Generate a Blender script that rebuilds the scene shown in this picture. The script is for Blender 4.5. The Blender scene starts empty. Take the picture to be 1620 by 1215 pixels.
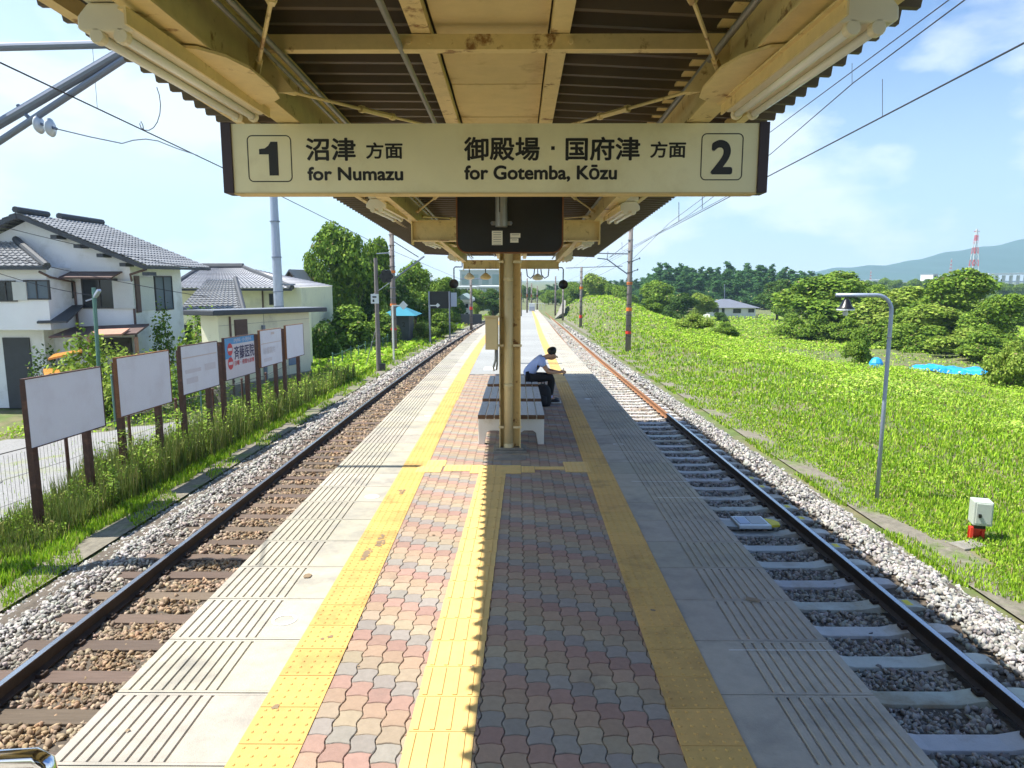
import bpy, math, random
import numpy as np
from mathutils import Vector, Matrix
R_ = math.radians
SC = bpy.context.scene
COL = SC.collection
# ------------------------------------------------------------------ camera, sky, sun, exposure
G = 30 / 1123.0                      # the line runs downhill away from the camera at 1 in 37
HC = 2.06
FPX, CXP, CYP = 1123.0, 810.0, 607.5
PITCH = math.atan(167.5 / FPX); YAW = math.atan(7 / FPX)
cam_d = bpy.data.cameras.new('camera'); cam = bpy.data.objects.new('camera', cam_d); COL.objects.link(cam)
cam_d.sensor_width = 36; cam_d.lens = 36 * FPX / 1620; cam_d.clip_end = 20000; cam_d.clip_start = 0.05
cam.location = (0, 0, HC); cam.rotation_euler = (R_(90) - PITCH, 0, YAW)
SC.camera = cam
SUN_EL = 60.2
world = bpy.data.worlds.new('World'); SC.world = world; world.use_nodes = True
wn = world.node_tree; bgn = wn.nodes['Background']
sky = wn.nodes.new('ShaderNodeTexSky'); sky.sky_type = 'NISHITA'; sky.sun_disc = False
sky.sun_elevation = R_(SUN_EL); sky.sun_rotation = R_(-90); sky.air_density = 1.0; sky.dust_density = 1.2; sky.ozone_density = 1.3
tc = wn.nodes.new('ShaderNodeTexCoord')
sep = wn.nodes.new('ShaderNodeSeparateXYZ'); wn.links.new(tc.outputs['Generated'], sep.inputs[0])
def wmath(op, a, b=None, clamp=False):
    n = wn.nodes.new('ShaderNodeMath'); n.operation = op; n.use_clamp = clamp
    for i, q in enumerate((a, b)):
        if q is None: continue
        if isinstance(q, (int, float)): n.inputs[i].default_value = q
        else: wn.links.new(q, n.inputs[i])
    return n.outputs[0]
cmb = wn.nodes.new('ShaderNodeCombineXYZ')
wn.links.new(wmath('ADD', sep.outputs[0], 0.4), cmb.inputs[0]); wn.links.new(sep.outputs[1], cmb.inputs[1]); wn.links.new(wmath('MULTIPLY', sep.outputs[2], 2.1), cmb.inputs[2])
nz = wn.nodes.new('ShaderNodeTexNoise'); nz.inputs['Scale'].default_value = 3.4; nz.inputs['Detail'].default_value = 9; nz.inputs['Roughness'].default_value = 0.56
wn.links.new(cmb.outputs[0], nz.inputs['Vector'])
ramp = wn.nodes.new('ShaderNodeValToRGB'); ramp.color_ramp.elements[0].position = 0.48; ramp.color_ramp.elements[1].position = 0.58
wn.links.new(nz.outputs[0], ramp.inputs[0])
cmix = wn.nodes.new('ShaderNodeMix'); cmix.data_type = 'RGBA'
wn.links.new(wmath('MULTIPLY', ramp.outputs[0], wmath('MULTIPLY', wmath('SUBTRACT', 1.15, wmath('MULTIPLY', sep.outputs[2], 2.4), True), 0.9)), cmix.inputs[0])
def wmix(kind, fac, a, c):
    n = wn.nodes.new('ShaderNodeMix'); n.data_type = 'RGBA'; n.blend_type = kind
    for i, q in ((0, fac), (6, a), (7, c)):
        if isinstance(q, (int, float, tuple)): n.inputs[i].default_value = q
        else: wn.links.new(q, n.inputs[i])
    return n.outputs[2]
tint = wmix('MULTIPLY', 1.0, sky.outputs[0], (0.32, 0.66, 1.15, 1))
low = wmath('SUBTRACT', 1.0, wmath('MULTIPLY', sep.outputs[2], 2.3), True)       # pale air towards the horizon
left = wmath('MULTIPLY', wmath('ADD', wmath('MULTIPLY', sep.outputs[0], -0.9), 0.25), 0.9, True)   # and towards the sun on the left
airf = wmath('MINIMUM', wmath('ADD', wmath('MULTIPLY', wmath('POWER', low, 1.7), 0.95), wmath('MULTIPLY', left, 0.75)), 0.95)
air = wmix('MIX', airf, tint, (6.9, 8.4, 9.0, 1))
wn.links.new(air, cmix.inputs[6]); cmix.inputs[7].default_value = (8.8, 9.1, 9.6, 1)
wn.links.new(cmix.outputs[2], bgn.inputs[0]); bgn.inputs[1].default_value = 0.080
sun_d = bpy.data.lights.new('sun', 'SUN'); sun = bpy.data.objects.new('sun', sun_d); COL.objects.link(sun)
sun_d.energy = 5.0; sun_d.angle = R_(0.5); sun_d.color = (1.0, 0.955, 0.87)
sdir = Vector((math.cos(R_(SUN_EL)), 0.0, -math.sin(R_(SUN_EL))))
sun.rotation_euler = sdir.to_track_quat('-Z', 'Y').to_euler()
SC.view_settings.view_transform = 'Standard'; SC.view_settings.look = 'None'
SC.view_settings.exposure = 0.98; SC.view_settings.gamma = 1
SC.cycles.use_denoising = True; SC.cycles.max_bounces = 7; SC.cycles.diffuse_bounces = 4
SC.cycles.glossy_bounces = 3; SC.cycles.transmission_bounces = 3; SC.cycles.use_adaptive_sampling = True
SC.cycles.adaptive_threshold = 0.02; SC.cycles.sample_clamp_indirect = 6

# ------------------------------------------------------------------ helpers
def at(px, py, Y):                   # world point seen at (px, py) of the 1620 px photograph, at depth Y
    a = (px - CXP) / FPX; b = -(py - CYP) / FPX
    cy, sy, cp, sp = math.cos(YAW), math.sin(YAW), math.cos(PITCH), math.sin(PITCH)
    x = -sy * cp + a * cy + b * (-sy * sp); y = cy * cp + a * sy + b * cy * sp; z = -sp + b * cp
    t = Y / y
    return Vector((x * t, Y, HC + z * t))
class MB:
    def __init__(s): s.v = []; s.f = []; s.c = []; s.cur = (1, 1, 1)
    def add(s, vs, fs, col=None):
        o = len(s.v); s.v += [tuple(q) for q in vs]; s.f += [tuple(i + o for i in f) for f in fs]
        s.c += [col or s.cur] * len(vs); return s
    def box(s, x0, x1, y0, y1, z0, z1, col=None):
        return s.add([(x0, y0, z0), (x1, y0, z0), (x1, y1, z0), (x0, y1, z0), (x0, y0, z1), (x1, y0, z1), (x1, y1, z1), (x0, y1, z1)],
                     [(0, 3, 2, 1), (4, 5, 6, 7), (0, 1, 5, 4), (1, 2, 6, 5), (2, 3, 7, 6), (3, 0, 4, 7)], col)
    def cbox(s, c, d, rz=0, col=None):
        h = [q / 2 for q in d]; cs, sn = math.cos(rz), math.sin(rz); vs = []
        for dz in (-h[2], h[2]):
            for dx, dy in ((-h[0], -h[1]), (h[0], -h[1]), (h[0], h[1]), (-h[0], h[1])):
                vs.append((c[0] + dx * cs - dy * sn, c[1] + dx * sn + dy * cs, c[2] + dz))
        return s.add(vs, [(0, 3, 2, 1), (4, 5, 6, 7), (0, 1, 5, 4), (1, 2, 6, 5), (2, 3, 7, 6), (3, 0, 4, 7)], col)
    def beam(s, a, b, w, h, up=(0, 0, 1), col=None):
        a = Vector(a); b = Vector(b); d = (b - a).normalized(); u = Vector(up)
        sd = d.cross(u)
        if sd.length < 1e-4: sd = d.cross(Vector((0, 1, 0)))
        sd.normalize(); u = sd.cross(d); vs = []
        for p in (a, b):
            for i, j in ((-1, -1), (1, -1), (1, 1), (-1, 1)): vs.append(p + sd * i * w / 2 + u * j * h / 2)
        return s.add(vs, [(0, 1, 2, 3), (7, 6, 5, 4), (0, 4, 5, 1), (1, 5, 6, 2), (2, 6, 7, 3), (3, 7, 4, 0)], col)
    def tube(s, pts, r, n=8, r2=None, cap=True, col=None):
        pts = [Vector(p) for p in pts]; m = len(pts); rs = r if isinstance(r, (list, tuple)) else [r + ((r2 if r2 is not None else r) - r) * i / max(1, m - 1) for i in range(m)]
        vs = []; prev = None
        for i, p in enumerate(pts):
            d = (pts[min(i + 1, m - 1)] - pts[max(i - 1, 0)]).normalized()
            if prev is None: sd = d.cross(Vector((0, 0, 1)) if abs(d.z) < .9 else Vector((0, 1, 0))).normalized()
            else: sd = (prev - d * prev.dot(d)).normalized()
            prev = sd; u = sd.cross(d)
            for k in range(n):
                a = 2 * math.pi * k / n; vs.append(p + (sd * math.cos(a) + u * math.sin(a)) * rs[i])
        fs = [(i * n + k, i * n + (k + 1) % n, (i + 1) * n + (k + 1) % n, (i + 1) * n + k) for i in range(m - 1) for k in range(n)]
        if cap: fs += [tuple(range(n))[::-1], tuple((m - 1) * n + k for k in range(n))]
        return s.add(vs, fs, col)
    def prism(s, poly, d, col=None):          # poly: coplanar 3D points, pushed along d
        n = len(poly); d = Vector(d); vs = [Vector(p) for p in poly] + [Vector(p) + d for p in poly]
        return s.add(vs, [tuple(range(n))[::-1], tuple(range(n, 2 * n))] + [(i, (i + 1) % n, (i + 1) % n + n, i + n) for i in range(n)], col)
    def lathe(s, prof, c, n=16, axis='z', col=None):
        vs = []
        for r, h in prof:
            for k in range(n):
                a = 2 * math.pi * k / n; p = (r * math.cos(a), r * math.sin(a), h)
                if axis == 'y': p = (p[0], p[2], p[1])
                if axis == 'x': p = (p[2], p[0], p[1])
                vs.append((c[0] + p[0], c[1] + p[1], c[2] + p[2]))
        m = len(prof)
        fs = [(i * n + k, i * n + (k + 1) % n, (i + 1) * n + (k + 1) % n, (i + 1) * n + k) for i in range(m - 1) for k in range(n)]
        fs += [tuple(range(n))[::-1], tuple((m - 1) * n + k for k in range(n))]
        return s.add(vs, fs, col)
    def build(s, name, m, parent=None, shear=False, local=False, smooth=False, bev=0, tag=None):
        v = np.array(s.v, dtype=np.float64).reshape(-1, 3)
        if shear: v[:, 2] -= G * v[:, 1]
        org = np.zeros(3)
        if not local:
            if parent is not None:
                root = parent
                org = np.array(WLOC[parent.name])
            else:
                org = np.array([(v[:, 0].min() + v[:, 0].max()) / 2, (v[:, 1].min() + v[:, 1].max()) / 2, v[:, 2].min()])
            v = v - org
        me = bpy.data.meshes.new(name); me.from_pydata(v.tolist(), [], s.f); me.update()
        at_ = me.attributes.new('col', 'FLOAT_COLOR', 'POINT')
        c = np.ones((len(v), 4), dtype=np.float32); c[:, :3] = np.array(s.c, dtype=np.float32).reshape(-1, 3); at_.data.foreach_set('color', c.ravel())
        return link(name, me, m, parent, org if parent is None else None, smooth, bev)
WLOC = {}
def link(name, me, m, parent=None, loc=None, smooth=False, bev=0):
    me.materials.clear(); me.materials.append(m)
    if smooth: me.polygons.foreach_set('use_smooth', [True] * len(me.polygons))
    o = bpy.data.objects.new(name, me); COL.objects.link(o)
    if parent is not None: o.parent = parent; WLOC[o.name] = WLOC[parent.name]
    elif loc is not None: o.location = loc; WLOC[o.name] = tuple(loc)
    if bev:
        b = o.modifiers.new('bevel', 'BEVEL'); b.width = bev; b.segments = 2; b.limit_method = 'ANGLE'
    return o
def npmesh(name, v, f, m, col=None, parent=None, smooth=False, k=3):
    me = bpy.data.meshes.new(name); v = np.asarray(v, dtype=np.float32); f = np.asarray(f, dtype=np.int32)
    me.vertices.add(len(v)); me.vertices.foreach_set('co', v.ravel())
    me.loops.add(f.size); me.loops.foreach_set('vertex_index', f.ravel())
    me.polygons.add(len(f)); me.polygons.foreach_set('loop_start', np.arange(0, f.size, k, dtype=np.int32))
    me.update(calc_edges=True)
    if col is not None:
        a = me.attributes.new('col', 'FLOAT_COLOR', 'POINT'); c = np.ones((len(v), 4), dtype=np.float32); c[:, :3] = col; a.data.foreach_set('color', c.ravel())
    return link(name, me, m, parent, (0, 0, 0) if parent is None else None, smooth)
def thing(name, label, cat, loc, group=None, rz=0):
    o = bpy.data.objects.new(name, None); COL.objects.link(o); o.location = loc; o.rotation_euler = (0, 0, rz)
    o.empty_display_size = .2; WLOC[o.name] = tuple(loc); o['label'] = label; o['category'] = cat
    if group: o['group'] = group
    return o
def tag(o, label=None, cat=None, group=None, kind=None):
    if label: o['label'] = label
    if cat: o['category'] = cat
    if group: o['group'] = group
    if kind: o['kind'] = kind
    return o
def dup(root, loc, label=None, rz=None, scale=None):
    r = root.copy(); COL.objects.link(r); r.location = loc; WLOC[r.name] = tuple(loc)
    if label: r['label'] = label
    if rz is not None: r.rotation_euler = (0, 0, rz)
    if scale is not None: r.scale = scale
    for ch in list(root.children):
        c = ch.copy(); COL.objects.link(c); c.parent = r
        for g in list(ch.children):
            d = g.copy(); COL.objects.link(d); d.parent = c
    return r
def S(Y): return -G * Y

MATS = {}
def mat(name, col, rough=0.7, metal=0.0, var=0.0, vscale=3.0, bump=0.0, bscale=40.0, attr=False, col2=None, m2=(0.45, 0.6), s2=2.0, detail=6, trans=0.0, emit=None, stretch=None, spec=None):
    """principled surface: base colour with fine value noise, an optional second colour in patches (dirt, rust, wear), bump"""
    if name in MATS: return MATS[name]
    m = bpy.data.materials.new(name); m.use_nodes = True; t = m.node_tree; b = t.nodes['Principled BSDF']
    N = t.nodes.new; Lk = t.links.new
    geo = N('ShaderNodeNewGeometry'); vec = geo.outputs['Position']
    if stretch:
        mp = N('ShaderNodeMapping'); mp.inputs['Scale'].default_value = stretch; Lk(vec, mp.inputs[0]); vec = mp.outputs[0]
    rgb = N('ShaderNodeRGB'); rgb.outputs[0].default_value = (*col, 1); out = rgb.outputs[0]
    def mixn(kind, fac, a, bb):
        n = N('ShaderNodeMix'); n.data_type = 'RGBA'; n.blend_type = kind
        if isinstance(fac, float): n.inputs[0].default_value = fac
        else: Lk(fac, n.inputs[0])
        Lk(a, n.inputs[6])
        if isinstance(bb, tuple): n.inputs[7].default_value = (*bb, 1)
        else: Lk(bb, n.inputs[7])
        return n.outputs[2]
    if attr:
        a = N('ShaderNodeAttribute'); a.attribute_name = 'col'; out = mixn('MULTIPLY', 1.0, out, a.outputs['Color'])
    if col2:
        n = N('ShaderNodeTexNoise'); n.inputs['Scale'].default_value = s2; n.inputs['Detail'].default_value = 8; n.inputs['Roughness'].default_value = .65; Lk(vec, n.inputs['Vector'])
        r = N('ShaderNodeMapRange'); r.inputs[1].default_value = m2[0]; r.inputs[2].default_value = m2[1]; Lk(n.outputs[0], r.inputs[0])
        out = mixn('MIX', r.outputs[0], out, tuple(col2))
    if var:
        n = N('ShaderNodeTexNoise'); n.inputs['Scale'].default_value = vscale; n.inputs['Detail'].default_value = detail; n.inputs['Roughness'].default_value = .7; Lk(vec, n.inputs['Vector'])
        r = N('ShaderNodeMapRange'); r.inputs[1].default_value = .25; r.inputs[2].default_value = .75; r.inputs[3].default_value = 1 - var; r.inputs[4].default_value = 1 + var; Lk(n.outputs[0], r.inputs[0])
        c = N('ShaderNodeCombineColor'); [Lk(r.outputs[0], c.inputs[i]) for i in range(3)]
        out = mixn('MULTIPLY', 1.0, out, c.outputs[0])
    Lk(out, b.inputs['Base Color']); b.inputs['Roughness'].default_value = rough; b.inputs['Metallic'].default_value = metal
    if spec is not None: b.inputs['Specular IOR Level'].default_value = spec
    if bump:
        n = N('ShaderNodeTexNoise'); n.inputs['Scale'].default_value = bscale; n.inputs['Detail'].default_value = 5; Lk(vec, n.inputs['Vector'])
        bp = N('ShaderNodeBump'); bp.inputs['Strength'].default_value = bump; bp.inputs['Distance'].default_value = .01; Lk(n.outputs[0], bp.inputs['Height']); Lk(bp.outputs[0], b.inputs['Normal'])
    if trans:
        tr = N('ShaderNodeBsdfTranslucent'); Lk(out, tr.inputs[0]); mx = N('ShaderNodeMixShader'); mx.inputs[0].default_value = trans
        Lk(b.outputs[0], mx.inputs[1]); Lk(tr.outputs[0], mx.inputs[2]); Lk(mx.outputs[0], t.nodes['Material Output'].inputs[0])
    if emit: b.inputs['Emission Color'].default_value = (*emit[:3], 1); b.inputs['Emission Strength'].default_value = emit[3]
    MATS[name] = m; return m
M = lambda n: MATS[n]
mat('conc_edge', (.405, .375, .315), .85, var=.12, vscale=9, bump=.25, bscale=120, attr=True, col2=(.27, .255, .225), m2=(.48, .72), s2=2.3)
mat('conc_grey', (.31, .315, .305), .85, var=.10, vscale=5, bump=.2, bscale=90, attr=True, col2=(.28, .28, .27), m2=(.5, .75), s2=.8)
mat('conc_old', (.25, .235, .20), .9, var=.2, vscale=6, bump=.4, bscale=40, col2=(.14, .13, .11), m2=(.5, .7), s2=2)
mat('yellow', (.60, .375, .11), .75, var=.10, vscale=14, bump=.15, bscale=150, attr=True, col2=(.36, .22, .07), m2=(.52, .76), s2=3.0)
mat('yellow_new', (.72, .48, .17), .7, var=.08, vscale=9, attr=True, col2=(.55, .42, .16), m2=(.58, .8), s2=2.6)
mat('paver', (1, 1, 1), .85, var=.13, vscale=30, bump=.3, bscale=160, attr=True, col2=(.17, .14, .12), m2=(.60, .85), s2=1.6)
mat('joint', (.10, .085, .065), .95)
mat('cream', (.72, .57, .27), .55, var=.12, vscale=9, col2=(.26, .13, .045), m2=(.575, .66), s2=7)
mat('cream_pipe', (.62, .52, .30), .45, var=.05, vscale=4, col2=(.42, .33, .2), m2=(.62, .8), s2=4)
mat('cream_lamp', (.74, .67, .48), .35, var=.03, vscale=6, col2=(.5, .42, .28), m2=(.66, .8), s2=5)
mat('gutterboard', (.64, .50, .24), .75, var=.10, vscale=5, col2=(.36, .24, .09), m2=(.55, .74), s2=3.6)
mat('roofmetal', (.105, .08, .05), .55, metal=.0, var=.08, vscale=3, col2=(.08, .06, .04), m2=(.5, .75), s2=3)
mat('rust', (.20, .085, .035), .9, var=.3, vscale=25, bump=.3, bscale=80)
mat('darksteel', (.05, .048, .05), .6, var=.2, vscale=10)
mat('greysteel', (.28, .28, .27), .45, metal=.4, var=.1, vscale=8)
mat('galv', (.20, .23, .30), .5, metal=.4, var=.08, vscale=5)
mat('galv_pale', (.36, .41, .52), .45, metal=.35, var=.08, vscale=5)
mat('chrome', (.8, .8, .82), .12, metal=1)
mat('tube', (.86, .86, .80), .25)
mat('sign_face', (.80, .76, .50), .42, var=.05, vscale=3, col2=(.60, .53, .30), m2=(.52, .85), s2=2.5)
mat('sign_end', (.035, .02, .03), .5)
mat('ink', (.012, .012, .012), .5)
mat('black', (.012, .012, .013), .35)
mat('mirrorback', (.014, .014, .016), .30, var=.3, vscale=3, bump=.05, bscale=6)
mat('paper', (.75, .72, .60), .8)
mat('rail_side', (.045, .028, .02), .75, var=.3, vscale=12, bump=.3, bscale=50)
mat('rail_rust', (.27, .125, .055), .8, var=.25, vscale=12)
mat('rail_top', (.50, .52, .56), .25, metal=.9)
mat('wood_sleeper', (.135, .097, .072), .85, var=.25, vscale=14, bump=.5, bscale=60, stretch=(.25, 3, 1), attr=True)
mat('conc_sleeper', (.52, .52, .48), .8, var=.12, vscale=6, bump=.2, bscale=60, attr=True, col2=(.30, .21, .11), m2=(.50, .72), s2=1.4)
mat('stone', (1, 1, 1), .9, var=.22, vscale=45, attr=True, bump=.3, bscale=120)
mat('ballastbed', (.10, .08, .06), .95, var=.5, vscale=22, bump=.9, bscale=30)
mat('gravel', (.25, .245, .24), .95, var=.28, vscale=16, bump=.8, bscale=45, col2=(.24, .25, .14), m2=(.56, .7), s2=.55)
mat('soil', (.16, .145, .075), .95, var=.35, vscale=2.2, bump=.6, bscale=12, col2=(.10, .14, .035), m2=(.40, .58), s2=.9)
mat('leaf', (1, 1, 1), .65, attr=True, trans=.25, spec=.12)
mat('leaf_far', (1, 1, 1), .7, attr=True, trans=.22, spec=.15)
mat('bark', (.10, .075, .05), .9, var=.3, vscale=8)
mat('slat', (.50, .53, .57), .6, var=.15, vscale=10, stretch=(4, .6, 4), bump=.2, bscale=40, col2=(.30, .31, .33), m2=(.55, .8), s2=4)  # pale grey-blue base colour includes the sky's reflection on the slats
mat('slat_end', (.13, .075, .045), .8, var=.2, vscale=20)
mat('white_paint', (.74, .74, .70), .6, var=.05, vscale=6, col2=(.5, .46, .38), m2=(.6, .8), s2=5)
mat('wall_white', (.84, .85, .86), .85, var=.05, vscale=1.2, col2=(.45, .44, .38), m2=(.55, .85), s2=.7)
mat('wall_cream', (.80, .76, .56), .85, var=.05, vscale=1.5, col2=(.46, .43, .34), m2=(.55, .85), s2=.8)
mat('tile', (.17, .18, .21), .42, var=.22, vscale=6)
mat('tile_grey', (.30, .30, .33), .45, var=.25, vscale=6)
mat('roof_dark', (.05, .055, .065), .6, var=.2, vscale=3)
mat('roof_brown', (.12, .075, .065), .7, var=.2, vscale=3)
mat('pink_wood', (.45, .24, .17), .8, var=.15, vscale=5)
mat('glass_dark', (.018, .022, .028), .12)
mat('glass_blue', (.16, .25, .36), .15)
mat('shutter', (.58, .60, .58), .6, var=.05, vscale=4)
mat('curtain', (.10, .14, .18), .5)
mat('board_face', (.80, .80, .84), .6, var=.03, vscale=2, col2=(.70, .67, .70), m2=(.5, .8), s2=1.3)
mat('board_blue', (.10, .33, .62), .6, var=.05)
mat('board_red', (.62, .06, .07), .6)
mat('board_orange', (.72, .22, .08), .6)
mat('board_navy', (.04, .03, .10), .6)
mat('board_faded', (.70, .66, .68), .6, var=.03)
mat('board_tint', (.66, .56, .52), .6, var=.03)
mat('post_brown', (.075, .032, .022), .7, var=.3, vscale=14, col2=(.16, .07, .04), m2=(.55, .75), s2=8)
mat('fence_wire', (.10, .095, .09), .7)
mat('fence_green', (.10, .20, .17), .6, metal=.2)
mat('conc_pole', (.20, .175, .165), .85, var=.18, vscale=4, bump=.2, bscale=30)
mat('orange', (.75, .20, .03), .6)
mat('red_paint', (.72, .045, .025), .45)
mat('box_green', (.46, .50, .44), .5, var=.04)
mat('porcelain', (.60, .66, .72), .25)
mat('insulator', (.30, .33, .40), .5, metal=.3)
mat('wire', (.03, .03, .04), .6)
mat('tarp', (.02, .32, .72), .45, var=.12, vscale=3, bump=.6, bscale=5)
mat('teal', (.03, .22, .30), .5)
mat('shirt', (.40, .50, .86), .8, var=.05, vscale=14)
mat('trouser', (.012, .012, .016), .85)
mat('skin', (.52, .28, .17), .55)
mat('hair', (.010, .008, .008), .5)
mat('white_plastic', (.66, .70, .70), .4)
mat('bag', (.010, .010, .014), .8, var=.3, vscale=30)
mat('car_orange', (.62, .26, .05), .3)
mat('tyre', (.02, .02, .02), .8)
mat('far_wall', (.48, .50, .49), .8, var=.05)
mat('far_green', (.28, .36, .34), .7, var=.06)
mat('far_white', (.66, .68, .68), .7)
mat('hill', (.035, .085, .06), .95, var=.25, vscale=.008, detail=10)
mat('mark_white', (.70, .72, .72), .6)
mat('stain', (.24, .17, .10), .7)
mat('mark_yellow', (.75, .60, .04), .6)

# ------------------------------------------------------------------ alignments (X of each line against Y)
def curve(pts):
    ys = np.array([p[0] for p in pts]); xs = np.array([p[1] for p in pts]); g = np.arange(-40, 420, 1.0); v = np.interp(g, ys, xs)
    for _ in range(3): v = np.convolve(np.pad(v, 6, mode='reflect', reflect_type='odd'), np.ones(13) / 13, 'valid')
    return lambda y: float(np.interp(y, g, v))
xLo = curve([(-40, -3.75), (-10, -4.02), (5, -4.21), (12, -4.40), (19, -4.53), (30, -4.66), (42, -4.70), (60, -4.5), (80, -4.15), (110, -3.2), (160, -1.2), (260, 5), (420, 20)])
xRo = curve([(-40, 3.5), (-10, 3.75), (5, 3.95), (10, 4.05), (17, 4.13), (25, 4.21), (40, 4.38), (66, 4.86), (90, 5.2), (115, 5.6), (165, 6.4), (260, 10.5), (420, 23)])
pL = lambda y: xLo(y) + 2.12
pR = lambda y: xRo(y) - 2.07
yLo = lambda y: pL(y) + .80
yRo = lambda y: pR(y) - .80
PEND = 118
RB = -1.25                                     # top of the sleepers below the platform surface

# ------------------------------------------------------------------ platform
def ys(a, b, st): n = max(1, int(round((b - a) / st))); return [a + (b - a) * i / n for i in range(n + 1)]
b = MB(); Y = ys(-12, PEND, 2)
vs = []
for y in Y: vs += [(pL(y) + .03, y, -1.5), (pL(y) + .03, y, -.09), (pR(y) - .03, y, -.09), (pR(y) - .03, y, -1.5)]
fs = [(4 * i + k, 4 * i + 4 + k, 4 * i + 5 + k, 4 * i + 1 + k) for i in range(len(Y) - 1) for k in range(3)] + [(0, 1, 2, 3), (4 * len(Y) - 4, 4 * len(Y) - 1, 4 * len(Y) - 2, 4 * len(Y) - 3)]
b.add(vs, fs)
platform = thing('platform', 'long island platform of concrete slabs, yellow tactile paving and wavy pavers between the two tracks', 'platform', (0, 3, S(3) - 1.3))
b.build('retaining_wall', M('conc_old'), platform, shear=True)
rng = random.Random(4)
for side in (-1, 1):
    b = MB(); y = -3.0
    P_ = pL if side < 0 else pR
    Ym = []
    while y < PEND:
        L = .585 if y < 45 else 2.4
        y0, y1 = y + .004, y + L - .004; sh = rng.uniform(.9, 1.08); c = (sh, sh * rng.uniform(.97, 1.01), sh * rng.uniform(.93, 1.0))
        def cs(yy, groove):
            e = P_(yy); inw = yRo(yy) if side > 0 else yLo(yy); pts = []
            s_ = -side
            pts.append((e, -.09)); pts.append((e, 0))
            if groove:
                for k in range(9):
                    o = .045 + k * .058
                    pts += [(e + s_ * o, 0), (e + s_ * (o + .003), -.009), (e + s_ * (o + .014), -.009), (e + s_ * (o + .017), 0)]
            pts.append((inw + s_ * .02, 0)); pts.append((inw + s_ * .02, -.09))
            return [(p[0], yy, p[1]) for p in pts]
        def strip(a, bq, g):
            A, B = cs(a, g), cs(bq, g); n = len(A); v = A + B
            f = [(i, i + 1, n + i + 1, n + i) for i in range(n - 1)] + [tuple(range(n)), tuple(range(2 * n - 1, n - 1, -1))]
            b.add(v, f, c)
        if y < 42 and y > -1:
            strip(y0, y0 + .02, False); strip(y0 + .021, y1 - .021, True); strip(y1 - .02, y1, False)
        else: strip(y0, y1, False)
        y += L
    b.build('edge_slab', M('conc_edge'), platform, shear=True)
    # tactile tiles with domes
    b = MB(); y = -1.5; k = 0
    X0 = (lambda yy: yRo(yy) - .30) if side > 0 else yLo
    while y < PEND - 3:
        L = .3 if y < 30 else 1.2
        y0, y1 = y + .0025, y + L - .0025; sh = rng.uniform(.93, 1.07); c = (sh, sh * rng.uniform(.96, 1.02), sh)
        xa, xb = X0(y0), X0(y1); w = .30 if y < 14 or side > 0 else .32
        b.add([(xa, y0, -.03), (xa + w, y0, -.03), (xb + w, y1, -.03), (xb, y1, -.03), (xa, y0, .005), (xa + w, y0, .005), (xb + w, y1, .005), (xb, y1, .005)],
              [(4, 5, 6, 7), (0, 1, 5, 4), (1, 2, 6, 5), (2, 3, 7, 6), (3, 0, 4, 7)], c)
        if 1.5 < y < 17:
            for i in range(5):
                for j in range(5):
                    cx_, cy_ = xa + .03 + i * .06, y + .03 + j * .06; n = 7; v = []
                    for r, h in ((.0115, .005), (.007, .0098)):
                        for q in range(n): v.append((cx_ + r * math.cos(6.2832 * q / n), cy_ + r * math.sin(6.2832 * q / n), h))
                    b.add(v, [(q, (q + 1) % n, n + (q + 1) % n, n + q) for q in range(n)] + [tuple(range(n, 2 * n))], c)
        y += L
    b.build('tactile_strip', M('yellow'), platform, shear=True)
# wavy pavers
PW, PH = .118, .134
base = {0: (.295, .262, .232), 1: (.37, .295, .21), 2: (.385, .27, .19), 3: (.355, .225, .18)}
b = MB(); rng = random.Random(8)
for i in range(-14, 15):
    xi = -.12 + i * PW
    stg = (i % 2) * .5
    for j in range(8, 150):
        pos = j + stg; yc = pos * PH
        if yc > 18.95 or yc < 1.6: continue
        if xi + PW < X0(yc) * 0 + (yLo(yc) + .28) - PW * .8 or xi - PW > yRo(yc) - .28: continue
        ci = base[int(round(pos + i * .5)) % 4 if (i % 2 == 0) else int(round(pos + i * .5)) % 4]
        q = rng.uniform(.90, 1.10) * (.94 + .08 * math.sin(xi * 3.1 + yc * 1.3) * math.sin(yc * .9 + 1)); c = (ci[0] * q, ci[1] * q * rng.uniform(.97, 1.03), ci[2] * q)
        n = 5; g = .0022; ring = []
        wx = lambda yy: .009 * math.sin(2 * math.pi * yy / PH); wy = lambda xx: .0055 * math.sin(2 * math.pi * (xx + .03) / PW)
        x0, x1, ya, yb = xi - PW / 2, xi + PW / 2, yc - PH / 2, yc + PH / 2
        for t in range(n): ring.append((x0 + (x1 - x0) * t / n, ya, 0))
        for t in range(n): ring.append((x1, ya + (yb - ya) * t / n, 1))
        for t in range(n): ring.append((x1 - (x1 - x0) * t / n, yb, 0))
        for t in range(n): ring.append((x0, yb - (yb - ya) * t / n, 1))
        top, mid = [], []
        dz = rng.uniform(-.0015, .0015)
        for (x, yy, _) in ring:
            X_ = x + wx(yy); Y_ = yy + wy(x)
            def sh_(gg): return (X_ + (xi - X_) * gg / (PW / 2), Y_ + (yc - Y_) * gg / (PH / 2))
            a = sh_(g); c2 = sh_(g + .003); mid.append((a[0], a[1], -.012)); top.append((c2[0], c2[1], dz))
        m_ = [(p[0], p[1], dz - .004) for p in mid]; k = len(top)
        b.add(top + m_ + mid, [tuple(range(k))] + [(q + k, (q + 1) % k + k, (q + 1) % k, q) for q in range(k)] + [(q + 2 * k, (q + 1) % k + 2 * k, (q + 1) % k + k, q + k) for q in range(k)], c)
b.build('block_paving', M('paver'), platform, shear=True)
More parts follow.
